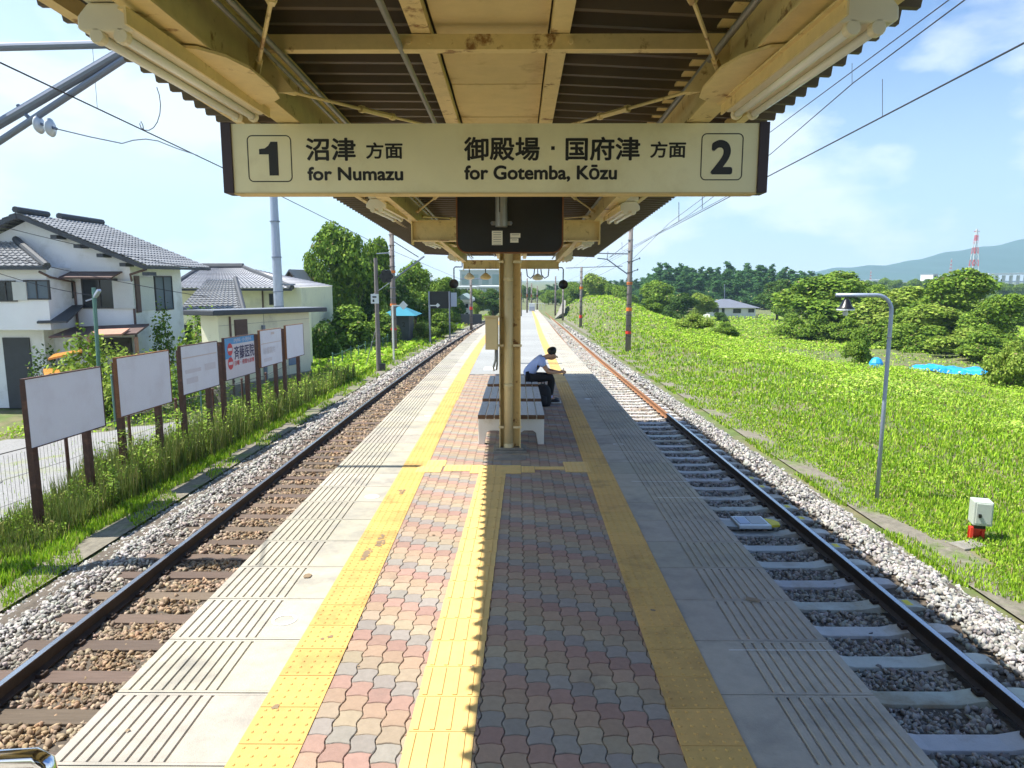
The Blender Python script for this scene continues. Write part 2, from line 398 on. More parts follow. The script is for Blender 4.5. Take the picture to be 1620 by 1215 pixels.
b = MB(); b.add([(-1.6, -12, -.010), (1.6, -12, -.010), (1.6, 19.0, -.010), (-1.6, 19.0, -.010)], [(0, 1, 2, 3)])
b.build('paving_bed', M('joint'), platform, shear=True)
b = MB(); y = 19.0; rng = random.Random(3)
while y < PEND:
    L = 1.5 if y < 50 else 4
    for (fa, fb) in ((0, .5), (.5, 1)):
        sh = rng.uniform(.9, 1.06); y0, y1 = y + .005, y + L - .005; v = []
        for yy in (y0, y1):
            l, r = yLo(yy) + .29, yRo(yy) - .29; v += [(l + (r - l) * fa + .004, yy), (l + (r - l) * fb - .004, yy)]
        b.add([(p[0], p[1], z) for z in (-.05, 0) for p in v], [(4, 5, 7, 6), (0, 1, 5, 4), (2, 6, 7, 3), (1, 3, 7, 5), (0, 4, 6, 2)], (sh, sh, sh))
    y += L
b.build('concrete_paving', M('conc_grey'), platform, shear=True)
# guide strip and junction plates
gx = lambda y: -.36 + .0148 * (y - 2.84)
b = MB(); y = 1.6
while y < 8.05:
    c_ = random.Random(int(y * 100)).uniform(.95, 1.05); c = (c_, c_, c_)
    x = gx(y + .15); b.box(x - .158, x + .158, y + .002, y + .298, -.03, .0055, c)
    for k in range(4): b.box(x - .127 + k * .078 - .011, x - .127 + k * .078 + .011, y + .012, y + .288, .0055, .0105, c)
    y += .3
b.build('guide_strip', M('yellow_new'), platform, shear=True)
b = MB()
def plate(x0, x1, y0, y1, dots=True):
    b.box(x0, x1, y0, y1, -.03, .0065)
    if dots:
        for i in range(int((x1 - x0) / .06)):
            for j in range(int((y1 - y0) / .06)):
                b.lathe([(.0115, 0), (.007, .005)], (x0 + .03 + i * .06, y0 + .03 + j * .06, .0065), 6)
plate(-1.20, -.90, 8.16, 8.46); plate(-1.12, -.88, 8.465, 8.76); plate(-.87, -.555, 8.22, 8.52); plate(-.55, -.25, 8.11, 8.52); plate(-.245, .055, 8.11, 8.51, False); plate(.06, .22, 8.16, 8.46)
plate(.225, .58, 8.30, 8.44, False); plate(.585, .885, 8.18, 8.70)
b.build('junction_plate', M('yellow_new'), platform, shear=True)
def mark(): b.build('painted_mark', M('mark_white'), platform, shear=True)
for (x, y, r0, r) in ((-1.50, 7.12, 0, .075), (-1.49, 4.28, .062, .08), (1.46, 14.3, 0, .07), (1.44, 9.8, .06, .07), (-1.55, 12.2, 0, .06), (-1.62, 15.9, 0, .06)):
    b = MB(); n = 20; v = [(x + q * math.cos(6.2832 * k / n), y + q * math.sin(6.2832 * k / n), .003) for q in (max(r0, .001), r) for k in range(n)]
    b.add(v, [(k, n + k, n + (k + 1) % n, (k + 1) % n) for k in range(n)]); mark()
for (x0, x1, y, d) in ((1.3, 1.95, 7.75, .012), (1.45, 1.93, 7.1, .012), (1.1, 1.9, 9.3, .01), (1.25, 1.86, 3.9, .008), (.5, .72, 11.3, .02), (.55, .8, 12.1, .02), (-.95, -.55, 20.1, .9), (.3, .85, 21.2, .3)):
    b = MB(); b.add([(x0, y, .003), (x1, y, .003), (x1, y + d, .003), (x0, y + d, .003)], [(0, 1, 2, 3)]); mark()
srg = random.Random(31)
for k in range(30):
    x, y = srg.uniform(-1.9, 1.75), 2.4 + 12 * srg.random() ** 1.3; rr_ = srg.uniform(.006, .02); b = MB(); n = 9; q = [1 + srg.uniform(-.35, .35) for _ in range(n)]
    b.add([(x + rr_ * q[i] * math.cos(6.2832 * i / n), y + rr_ * 1.2 * q[i] * math.sin(6.2832 * i / n), .0072) for i in range(n)], [tuple(range(n))]); b.build('gum_spot', M('stain'), platform, shear=True)
for (x, y, rx, ry) in ((-1.16, 5.75, .045, .22), (-1.20, 5.45, .03, .12), (-1.22, 7.3, .03, .10), (1.62, 4.6, .05, .03), (-1.55, 5.0, .02, .03)):
    for j in range(16):
        a_, d_ = srg.uniform(0, 6.28), srg.random(); cx_, cy_ = x + rx * d_ * math.cos(a_), y + ry * d_ * math.sin(a_); rr_ = srg.uniform(.008, .022); n = 8; b = MB(); b.add([(cx_ + rr_ * math.cos(6.2832 * i / n), cy_ + 1.6 * rr_ * math.sin(6.2832 * i / n), .0073 + j * .00005) for i in range(n)], [tuple(range(n))]); b.build('oil_spot', M('stain'), platform, shear=True)
b = MB(); b.box(-.29, .12, 8.80, 9.03, -.02, .012); b.box(-.24, .07, 8.825, 9.005, .012, .018)
b.build('drain_cover', M('greysteel'), platform, shear=True)

# ------------------------------------------------------------------ ground
def ground_h(x, y):                           # world height of the ground
    x = np.asarray(x, float); y = np.asarray(y, float)
    z = -1.38 - G * np.clip(y, -60, 150) - .012 * np.clip(y - 150, 0, 150)
    z = z - .38 * np.clip((-x - 7.5) / .8, 0, 1) * np.clip((26 - y) / 6, 0, 1)
    z = z - .9 * np.clip((-x - 9) / 8, 0, 1)
    z = z + .55 * np.exp(-((x - 9.5) / 3.2) ** 2) * np.clip((y - 4) / 14, 0, 1)
    z = z - .75 * np.clip((x - 14) / 8, 0, 1)
    z = z + 3.4 * np.exp(-((x - 13.5) / 5.2) ** 2 - ((y - 112) / 42) ** 2) * np.clip((x - 7) / 3, 0, 1)
    z = z + .13 * np.sin(x * .9 + 1) * np.sin(y * .37) * np.clip((x - 6) / 3, 0, 1)
    z = z + .06 * np.sin(x * 2.3) * np.sin(y * 1.7 + x) * np.clip((abs(x) - 6.2) / 1, 0, 1)
    return z
def nonuni(lims): out = []; [out.extend(np.arange(a, c, s).tolist()) for a, c, s in lims]; return np.array(out)
gx_ = nonuni([(-1200, -300, 150), (-300, -60, 24), (-60, -16, 2), (-16, 40, .5), (40, 80, 2), (80, 400, 24), (400, 2350, 150)])
gy_ = nonuni([(-60, 0, 3), (0, 60, .6), (60, 200, 3), (200, 500, 20), (500, 2700, 150)])
XX, YY = np.meshgrid(gx_, gy_); ZZ = ground_h(XX, YY); nx, ny = len(gx_), len(gy_)
idx = np.arange(nx * ny).reshape(ny, nx)
F_ = np.stack([idx[:-1, :-1], idx[:-1, 1:], idx[1:, 1:], idx[1:, :-1]], -1).reshape(-1, 4)
tag(npmesh('ground', np.stack([XX, YY, ZZ], -1).reshape(-1, 3), F_, M('soil'), smooth=True, k=4), kind='structure')
# ballast bed under both tracks
b = MB(); Y = ys(-12, 300, 3); vs = []
prof = lambda y: [(xLo(y) - 1.75, -1.52), (xLo(y) - 1.05, -1.29), (xLo(y) - .3, -1.275), (pL(y) + .2 if y < PEND else (xLo(y) + xRo(y)) / 2 - .1, -1.275)]
prof2 = lambda y: [(pR(y) - .2 if y < PEND else (xLo(y) + xRo(y)) / 2 + .1, -1.33), (xRo(y) + .2, -1.32), (xRo(y) + .8, -1.24), (xRo(y) + 1.1, -1.30), (xRo(y) + 1.45, -1.46)]
for pf, nm in ((prof, 'ballast_bed_west'), (prof2, 'ballast_bed_east')):
    b = MB(); n = len(pf(0)); v = []
    for y in Y: v += [(p[0], y, p[1]) for p in pf(y)]
    b.add(v, [(i * n + k, i * n + k + 1, (i + 1) * n + k + 1, (i + 1) * n + k) for i in range(len(Y) - 1) for k in range(n - 1)])
    tag(b.build('ballast_bed', M('ballastbed'), shear=True), kind='structure')
# gravel yard beyond the west fence, concrete edging strips
mat('dust', (.19, .17, .13), .95, var=.4, vscale=9, bump=.9, bscale=35, col2=(.13, .17, .05), m2=(.52, .66), s2=1.3)
def sheet(name, x0, x1, y0, y1, m, st=1.0, dz=.03):
    xs, yy = ys(x0, x1, st), ys(y0, y1, st); X2, Y2 = np.meshgrid(xs, yy); Z2 = ground_h(X2, Y2) + dz
    ii = np.arange(len(xs) * len(yy)).reshape(len(yy), len(xs)); f = np.stack([ii[:-1, :-1], ii[:-1, 1:], ii[1:, 1:], ii[1:, :-1]], -1).reshape(-1, 4)
    return tag(npmesh(name, np.stack([X2, Y2, Z2], -1).reshape(-1, 3), f, m, k=4, smooth=True), kind='structure')
sheet('gravel_yard', -30, -8.0, 6, 21.5, M('gravel'), .8, .05)
sheet('access_path', -16, -9.4, 50, 110, M('gravel'), 2, .08)
for side in (-1, 1):
    b = MB(); Y = ys(-4, 130, .7); v = []
    for i, y in enumerate(Y):
        f_ = (xLo if side < 0 else xRo)(y); a, c = f_ + side * 1.35, f_ + side * (2.15 + .22 * math.sin(y * 1.9) * math.sin(y * .43 + 1))
        for t in (0, .5, 1): x = a + (c - a) * t; v.append((x, y, float(ground_h(x, y)) + (.035, .022, -.03)[int(t * 2)]))
    b.add(v, [(3 * i + k, 3 * i + k + 1, 3 * i + k + 4, 3 * i + k + 3) for i in range(len(Y) - 1) for k in range(2)]); tag(b.build('track_shoulder', M('dust'), smooth=True), kind='structure')
rng = random.Random(5)
for side, y0, yend in ((1, 5.2, 23), (-1, 4, 24)):
    b = MB(); y = y0
    while y < yend:
        L = rng.uniform(.55, .95)
        if side > 0: x = xRo(y) + 1.40 + rng.uniform(-.03, .03); w = .34
        else: x = xLo(y) - 1.86 + rng.uniform(-.04, .04); w = .22
        if rng.random() < .86:
            b.cbox((x + (w / 2) * side * .5, y + L / 2, -1.43 + rng.uniform(-.01, .02) + (0 if side > 0 else -.02)), (w, L - .03, .12), rng.uniform(-.05, .05))
        y += L
    tag(b.build('track_edging', M('conc_old'), shear=True, bev=.01), 'low weathered concrete edging between ballast and grass on the %s side' % ('meadow' if side > 0 else 'billboard'), 'kerb')

# ------------------------------------------------------------------ tracks
def rail_mesh(fn, Y0, Y1, gz=-1.25):
    pr = [(-.061, 0), (.061, 0), (.061, .011), (.011, .03), (.011, .105), (.032, .118), (.032, .148), (-.032, .148), (-.032, .118), (-.011, .105), (-.011, .03), (-.061, .011)]
    Y = ys(Y0, Y1, 1.5); v = [(fn(y) + p[0], y, gz + p[1]) for y in Y for p in pr]; n = len(pr)
    return v, [(i * n + k, i * n + (k + 1) % n, (i + 1) * n + (k + 1) % n, (i + 1) * n + k) for i in range(len(Y) - 1) for k in range(n)] + [tuple(range(n))]
def make_track(side):
    fo = xLo if side < 0 else xRo; fi = (lambda y: fo(y) - side * 1.132)
    lab = ('track with brown wooden sleepers and dark rails left of the platform' if side < 0 else 'track with pale concrete sleepers right of the platform, its rail rusty further off')
    t = thing('railway_track', lab, 'track', (fo(3), 3, S(3) - 1.25), 'tracks either side of the platform')
    for fn, far in ((fo, 1), (fi, 0)):
        if side > 0: segs = ((-6, 19.2, 'rail_side', 'dark polished rail'), (19.2, 290, 'rail_rust', 'orange rusty rail'))
        else: segs = ((-6, 290, 'rail_side', None),)
        for (a, c, mm, lb) in segs:
            b = MB(); v, f = rail_mesh(fn, a, c); b.add(v, f); r = b.build('rail', M(mm), t, shear=True)
            if lb: r['label'] = lb
            b = MB(); Y = ys(a, c, 1.5); v = []
            for y in Y: v += [(fn(y) - .027, y, -1.25 + .1495), (fn(y) + .027, y, -1.25 + .1495)]
            b.add(v, [(2 * i, 2 * i + 1, 2 * i + 3, 2 * i + 2) for i in range(len(Y) - 1)]); b.build('running_surface', M('rail_top' if (a < 19) else 'rail_rust'), r, shear=True)
    rr = random.Random(11 + side); y = 2.9 if side < 0 else 2.55; n = 0; far = MB()
    cx_ = lambda q: fo(q) - side * .566
    fb = MB()
    while y < 150:
        yy = y + rr.uniform(-.015, .015) * (2 if side < 0 else .3); b = MB() if n < 98 else far; c_ = rr.uniform(.75, 1.25) if side < 0 else rr.uniform(.93, 1.07)
        c = (c_, c_ * rr.uniform(.93, 1.03), c_ * rr.uniform(.9, 1.02)); x = cx_(yy)
        if side < 0: b.cbox((x + rr.uniform(-.03, .03), yy, -1.25 - .07 + rr.uniform(-.006, .004)), (2.1, .2, .14), rr.uniform(-.012, .012), c)
        else:      # concrete sleeper: high flat rail seats and lower middle, narrower top than foot
            st = [(-1.0, .0), (-.9, .02), (-.52, .02), (-.3, -.02), (.3, -.02), (.52, .02), (.9, .02), (1.0, .0)]; v = []
            for dx, dz in st: v += [(x + dx, yy - .13, -1.45), (x + dx, yy - .10, -1.25 + dz - .02), (x + dx, yy + .10, -1.25 + dz - .02), (x + dx, yy + .13, -1.45)]
            b.add(v, [(4 * i + k, 4 * i + 4 + k, 4 * i + 5 + k, 4 * i + 1 + k) for i in range(7) for k in range(3)] + [(0, 1, 2, 3), (31, 30, 29, 28)], c)
        if n < 98:
            s_ = b.build('sleeper', M('wood_sleeper' if side < 0 else 'conc_sleeper'), t, shear=True, bev=.006 if n < 25 else 0)
            if n < 45:
                for rx in (fo(yy), fi(yy)):
                    for d in (-.085, .085): k = MB(); k.cbox((rx + d, yy, -1.235), (.06, .09, .035)); k.lathe([(.014, 0), (.014, .035)], (rx + d, yy, -1.235), 6); k.build('rail_clip', M('rail_side'), s_, shear=True)
                if side > 0 and n in (8, 11, 13, 14, 16, 17):
                    k = MB(); xo = xRo(yy) + .24; k.box(xo, xo + .07, yy - .07, yy + .06, -1.2505, -1.2465); k.build('paint_dab', M('mark_yellow'), s_, shear=True)
        n += 1; y += .60 if side > 0 else .575
    if far.v: tag(far.build('sleeper', M('wood_sleeper' if side < 0 else 'conc_sleeper'), t, shear=True), kind='stuff')
    return t
make_track(-1); make_track(1)

# ballast stones: real stones, one loose mass per side
def icos():
    t = (1 + 5 ** .5) / 2
    v = np.array([(-1, t, 0), (1, t, 0), (-1, -t, 0), (1, -t, 0), (0, -1, t), (0, 1, t), (0, -1, -t), (0, 1, -t), (t, 0, -1), (t, 0, 1), (-t, 0, -1), (-t, 0, 1)], float)
    f = np.array([(0, 11, 5), (0, 5, 1), (0, 1, 7), (0, 7, 10), (0, 10, 11), (1, 5, 9), (5, 11, 4), (11, 10, 2), (10, 7, 6), (7, 1, 8), (3, 9, 4), (3, 4, 2), (3, 2, 6), (3, 6, 8), (3, 8, 9), (4, 9, 5), (2, 4, 11), (6, 2, 10), (8, 6, 7), (9, 8, 1)])
    return v / np.linalg.norm(v[0]), f
IV, IF = icos(); nr = np.random.default_rng(7)
VARI = [IV * (nr.uniform(.50, 1.22, (12, 1))) * np.array([1.1, nr.uniform(.55, .9), nr.uniform(.45, .75)]) for _ in range(24)]
def rocks(name, x, y, z, s, col, m, **tg):
    n = len(x); k = nr.integers(0, 24, n); V = np.stack([VARI[i] for i in k]); q = nr.normal(size=(n, 4)); q /= np.linalg.norm(q, axis=1, keepdims=True)
    w, a, b_, c = q.T
    Rm = np.stack([1 - 2 * (b_ * b_ + c * c), 2 * (a * b_ - c * w), 2 * (a * c + b_ * w), 2 * (a * b_ + c * w), 1 - 2 * (a * a + c * c), 2 * (b_ * c - a * w), 2 * (a * c - b_ * w), 2 * (b_ * c + a * w), 1 - 2 * (a * a + b_ * b_)], -1).reshape(n, 3, 3)
    V = np.einsum('nij,nvj->nvi', Rm, V) * s[:, None, None]; V += np.stack([x, y, z], -1)[:, None, :]
    F = IF[None] + (np.arange(n) * 12)[:, None, None]
    return tag(npmesh(name, V.reshape(-1, 3), F.reshape(-1, 3), m, np.repeat(col, 12, axis=0)), **tg)
def ballast(side):
    fo = xLo if side < 0 else xRo; xs_, ys_, ss, cc = [], [], [], []
    for (ya, yb, dens, s0) in ((2.2, 7, 950, .033), (7, 13, 620, .036), (13, 24, 280, .044), (24, 45, 80, .065), (45, 90, 16, .11)):
        n = int(dens * (yb - ya) * 3.9); yy = nr.uniform(ya, yb, n); u = nr.uniform(0, 1, n); fv = np.array([fo(q) for q in yy]); pe = np.array([(pL if side < 0 else pR)(q) for q in yy])
        out = fv + side * (2.20 if side < 0 else 1.75); xx = pe + (out - pe) * u; s = s0 * nr.uniform(.6, 1.35, n)
        d = (xx - fv) * side
        # keep rails clear, thin out on sleepers
        keep = (abs(d) > .085) & (abs(d + 1.132) > .085)
        st = .575 if side < 0 else .60; y00 = 2.9 if side < 0 else 2.55; ph = ((yy - y00) / st) % 1; ph = np.minimum(ph, 1 - ph) * st
        onsl = (ph < (.115 if side < 0 else .135)) & (d > -1.65) & (d < (.47 if side < 0 else .50)); keep &= ~(onsl & (nr.uniform(0, 1, n) > .02))
        keep &= (u < .90) | (nr.uniform(0, 1, n) < .45)
        xx, yy, s, d = xx[keep], yy[keep], s[keep], d[keep]
        br = np.clip(1 - abs(d + .55) / 1.3, 0, 1) if side < 0 else np.clip(1 - abs(d + .55) / 1.1, 0, 1) * .35
        g = nr.uniform(.45, 1.4, len(xx))[:, None] * (np.array([[.37, .35, .32]]) * (1 - br[:, None]) + np.array([[.30, .20, .115]]) * br[:, None]); g = g * nr.uniform(.94, 1.06, (len(xx), 3))
        xs_.append(xx); ys_.append(yy); ss.append(s); cc.append(g)
    x, y, s, c = map(np.concatenate, (xs_, ys_, ss, cc)); fv = np.array([fo(q) for q in y]); d = (x - fv) * side
    hump = np.where(d > .8, np.clip(-(d - .8) * (.28 if side < 0 else .33), -.3, 0), 0) + np.where((d > .35), .05 if side > 0 else .015, 0) + .012 * np.sin(x * 7) * np.sin(y * 5)
    hump = hump - (np.where(d < .42, .05, .0) if side > 0 else 0)
    z = -1.275 + hump + nr.uniform(-.012, .022, len(x)) - G * y
    rocks('ballast_stones', x, y, z, s, c, M('stone'), kind='stuff', label='loose %s ballast stones of the %s track' % (('brown and grey', 'left') if side < 0 else ('pale grey', 'right')), cat='ballast')
ballast(-1); ballast(1)

# ------------------------------------------------------------------ canopy
eL = lambda y: float(np.interp(y, [-12, 3.8, 9, 19.4], [-2.02, -2.20, -2.32, -2.46]))
eR = lambda y: float(np.interp(y, [-12, 3.2, 8.4, 19.4], [1.60, 1.74, 1.87, 2.08]))
zL = lambda y: float(np.interp(y, [-12, 4, 9, 19.4], [3.50, 3.40, 3.32, 3.235]))
zR = lambda y: float(np.interp(y, [-12, 4, 9, 19.4], [3.38, 3.31, 3.24, 3.155]))
zC = lambda y: float(np.interp(y, [-12, 4, 19.4], [3.47, 3.385, 3.14]))
CE = 19.2                                      # end of the canopy
canopy = thing('platform_canopy', 'cream steel canopy with brown folded sheet roof over the middle of the platform', 'canopy', (-.1, 9.3, S(9.3)))
PIT = .186
for side in (-1, 1):
    b = MB(); v = []; y = -9.0; ef, zf = (eL, zL) if side < 0 else (eR, zR); xin = -.47 if side < 0 else .21
    pts = []
    while y < CE - PIT:
        pts += [(y, -.012), (y + .034, -.012), (y + .062, .068), (y + .158, .068)]; y += PIT
    for (yy, h) in pts: v += [(xin, yy, zC(yy) + h), (ef(yy), yy, zf(yy) + h), (ef(yy), yy, zf(yy) + h + .006), (xin, yy, zC(yy) + h + .006)]
    b.add(v, [(4 * i + k, 4 * i + (k + 1) % 4, 4 * i + 4 + (k + 1) % 4, 4 * i + 4 + k) for i in range(len(pts) - 1) for k in range(4)] + [(0, 1, 2, 3)])
    b.build('roof_sheet', M('roofmetal'), canopy, shear=True)
b = MB()
for (xa, xb, za, zb) in ((eL(CE), -1.3, zL(CE), zC(CE) + .05), (-1.3, 1.0, zC(CE) + .05, zC(CE) + .05), (1.0, eR(CE), zC(CE) + .05, zR(CE))):
    b.prism([(xa, CE - .02, za - .035), (xb, CE - .02, zb - .035), (xb, CE - .02, zb + .13), (xa, CE - .02, za + .13)], (0, .02, 0))
b.build('end_fascia', M('roof_brown'), canopy, shear=True)
# gutter between the two roof sheets
b = MB(); y = -9.0; rng = random.Random(2)
while y < CE - .6:
    L = .755; z0 = zC(y) - .015; n = 4; v = []
    for t in range(n + 1):
        yy = y + .006 + (L - .012) * t / n; sag = -.010 * math.sin(math.pi * t / n) + rng.uniform(-.001, .001)
        v += [(-.40, yy, zC(yy) - .012 + sag), (.155, yy, zC(yy) - .012 + sag), (.155, yy, zC(yy) + .0 + sag), (-.40, yy, zC(yy) + .0 + sag)]
    b.add(v, [(4 * i + k, 4 * i + (k + 1) % 4, 4 * i + 4 + (k + 1) % 4, 4 * i + 4 + k) for i in range(n) for k in range(4)] + [(0, 1, 2, 3), (4 * n + 3, 4 * n + 2, 4 * n + 1, 4 * n)])
    y += L
b.build('gutter_lining', M('gutterboard'), canopy, shear=True)
b = MB(); b.box(-.44, .19, -9, CE - .05, 3.36 + .02, 3.36 + .03); 
def Ybeam(name, x0, x1, z0, z1, y0=-9, y1=CE - .05, slope=True, m='cream'):
    b = MB(); f = (lambda y: zC(y) - zC(4)) if slope else (lambda y: 0); v = []
    for y in (y0, 4, y1): v += [(x0, y, z0 + f(y)), (x1, y, z0 + f(y)), (x1, y, z1 + f(y)), (x0, y, z1 + f(y))]
    b.add(v, [(4 * i + k, 4 * i + (k + 1) % 4, 4 * i + 4 + (k + 1) % 4, 4 * i + 4 + k) for i in range(2) for k in range(4)] + [(0, 1, 2, 3), (11, 10, 9, 8)])
    return b.build(name, M(m), canopy, shear=True)
Ybeam('gutter_beam', -.505, -.415, 3.318, 3.375); Ybeam('gutter_beam', .165, .255, 3.318, 3.375)
Ybeam('gutter_lid', -.56, .31, 3.467, 3.485, m='roofmetal')
def Hgirder(x, z0, z1, w=.12, name='girder'):
    b = MB()
    y0, y1 = -9, CE - .25
    f = lambda y: (zC(y) - zC(4)) * .55
    for (a, c, p, q) in ((x - w / 2, x + w / 2, z0, z0 + .012), (x - .005, x + .005, z0 + .012, z1 - .012), (x - w / 2, x + w / 2, z1 - .012, z1)):
        v = []
        for y in (y0, 4, y1): v += [(a, y, p + f(y)), (c, y, p + f(y)), (c, y, q + f(y)), (a, y, q + f(y))]
        b.add(v, [(4 * i + k, 4 * i + (k + 1) % 4, 4 * i + 4 + (k + 1) % 4, 4 * i + 4 + k) for i in range(2) for k in range(4)] + [(0, 1, 2, 3), (11, 10, 9, 8)])
    return b.build(name, M('cream'), canopy, shear=True)
Hgirder(-1.30, 3.05, 3.36, .13); Hgirder(1.03, 3.05, 3.36, .13)
# purlins under the sheets, conduits
for (x, z) in ((-1.95, 3.30), (1.52, 3.26)):
    Ybeam('purlin', x - .03, x + .03, z - .02, z + .055, slope=False)
for (x, z, r) in ((-.56, 3.26, .016), (-1.13, 3.22, .014), (-1.16, 3.19, .010), (.93, 3.20, .016)):
    b = MB(); b.tube([(x, y, z + (zC(y) - zC(4)) * .6) for y in ys(-9, CE - .4, 4)], r, 8); b.build('conduit', M('greysteel'), canopy, shear=True, smooth=True)
# cross channel with bolts, arms, gussets, tie rods
for yc in (3.62, -2.0, 14.0):
    b = MB(); dz = (zC(yc) - zC(4)) * .6
    b.box(-1.295, 1.025, yc - .004, yc + .004, 3.254 + dz, 3.306 + dz); b.box(-1.295, 1.025, yc - .004, yc + .055, 3.245 + dz, 3.254 + dz); b.box(-1.295, 1.025, yc - .004, yc + .055, 3.306 + dz, 3.315 + dz)
    for x in (-.52, -.42, .16, .26): b.lathe([(.014, -.012), (.014, 0)], (x, yc - .004, 3.28 + dz), 8, 'y')
    b.build('cross_channel', M('cream'), canopy, shear=True)
    for s_, gxx in ((-1, -1.30), (1, 1.03)):
        g = MB(); xa, xb = gxx + s_ * .062, gxx - s_ * .155; poly = []
        for (dx, dy) in ((0, -.62), (.45, -.60), (.8, -.50), (1, -.34), (1, -.05), (.9, .10), (.6, .18), (.2, .22), (0, .22)): poly.append((xa + (xb - xa) * dx, yc - .06 + dy, 3.034))
        if s_ > 0: poly = poly[::-1]
        g.prism(poly, (0, 0, .012))
        g.prism([(gxx, yc, 3.05), (gxx - s_ * .22, yc, 3.05), (gxx - s_ * .03, yc, 3.30), (gxx, yc, 3.30)], (0, .01, 0))
        g.build('gusset', M('cream'), canopy, shear=True)
def rod(a, c):
    b = MB(); a, c = Vector(a), Vector(c); d = c - a
    b.tube([a, c], .009, 6); b.tube([a + d * .42, a + d * .62], .016, 6); b.tube([a, a + d * .10], .017, 6)
    b.tube([a + d * .42, a + d * .44], .022, 6); b.tube([a + d * .60, a + d * .62], .022, 6)
    b.build('tie_rod', M('cream'), canopy, shear=True)
for (y0, y1) in ((3.70, 5.25), (3.5, 1.9), (8.9, 7.1), (9.4, 11.2), (13.9, 12.2), (14.1, 16), (-1.8, 0.1)):
    rod((-1.22, y0, 3.10), (-.50, y1, 3.24)); rod((.95, y0, 3.10), (.25, y1, 3.24))
for yc in (-1.5, 9.15, 17.9):
    b = MB(); z1 = 3.05 + (zC(yc) - zC(4)) * .3; z0 = 2.765; d = .07
    x0, x1 = -1.32, 1.05
    b.box(x0, x1, yc - d, yc + d, z0, z0 + .012); b.box(x0 + .012, x1 - .012, yc - .004, yc + .004, z0 + .012, z1 - .014); b.box(x0, x1, yc - d, yc + d, z1 - .014, z1 - .002)
    for x in (x0, x1 - .012): b.box(x, x + .012, yc - d - .003, yc + d + .003, z0 - .04, z1 - .003)
    for x in (-.55, .28): b.box(x, x + .01, yc - d + .004, yc + .0, z0 + .012, z1 - .014)
    b.build('arm', M('cream'), canopy, shear=True)
    c = MB()
    for x in (-.225, .045): c.box(x, x + .012, yc + .12, yc + .36, .06, z0 - .001)
    c.box(-.213, .045, yc + .235, yc + .243, .06, z0 - .001)
    c.build('column', M('cream'), canopy, shear=True)
    c = MB(); c.box(-.31, .14, yc + .05, yc + .48, -.02, .03); c.box(-.28, .10, yc + .09, yc + .42, .03, .062)
    c.build('base_block', M('conc_old'), canopy, shear=True, bev=.01)
    p = MB(); px = -.105
    p.tube([(px, yc + .17, .10), (px, yc + .17, 2.86)], .062, 16); p.tube([(px, yc + .17, .02), (px, yc + .165, .12)], .068, 12)
    for z in (2.3, .9): p.lathe([(.067, -.03), (.067, .03)], (px, yc + .17, z), 16)
    dp = p.build('drain_pipe', M('cream_pipe'), canopy, shear=True, smooth=False)
    for pz in [k.select for k in ()]: pass
    for q in dp.data.polygons: q.use_smooth = len(q.vertices) == 4
    for z in (.33, 1.42, 2.5):
        k = MB(); k.box(-.235, -.165, yc + .105, yc + .119, z, z + .03); k.box(-.045, .07, yc + .105, yc + .119, z, z + .03); k.build('pipe_clamp', M('cream_pipe'), canopy, shear=True)
# junction box on the front column with its cable loop
jb = thing('electric_box', 'cream metal box on the left of the front canopy column with a cable looping below', 'box', (-.31, 9.22, S(9.22) + 1.39))
b = MB(); b.box(-.40, -.235, 9.12, 9.30, 1.39, 1.80); b.build('casing', M('cream_pipe'), jb, shear=True, bev=.006)
b = MB(); b.box(-.42, -.225, 9.10, 9.32, 1.802, 1.825); b.build('cap', M('cream_pipe'), jb, shear=True)
b = MB(); b.box(-.385, -.25, 9.112, 9.118, 1.41, 1.78); b.lathe([(.008, -.012), (.008, 0)], (-.36, 9.11, 1.55), 8, 'y'); b.build('door', M('cream_pipe'), jb, shear=True)
b = MB(); b.tube([(-.27, 9.2, 1.39), (-.272, 9.2, 1.25), (-.30, 9.2, 1.15), (-.29, 9.2, 1.11), (-.262, 9.2, 1.12), (-.25, 9.21, 1.2), (-.25, 9.22, 1.45)], .014, 8); b.build('cable', M('greysteel'), jb, shear=True, smooth=True)

st_ = thing('unseen_stair_block', 'unseen brown stair block behind the camera, added to darken surfaces facing it', 'stairs', (-.1, -4, 0))  # out of view; added so its walls darken steel and sign faces turned this way
b = MB(); b.box(-1.5, -1.42, -9, -1.9, 0, 3.0); b.box(1.22, 1.30, -9, -1.9, 0, 3.0); b.box(-1.5, 1.3, -9.1, -9.0, 0, 3.0); b.build('shade_wall', M('roof_brown'), st_, shear=True)
b = MB()
for k in range(14): b.box(-1.41, 1.21, -2.4 - .3 * k, -2.1 - .3 * k, 0, .17 * (k + 1))
b.build('steps', M('conc_old'), st_, shear=True)

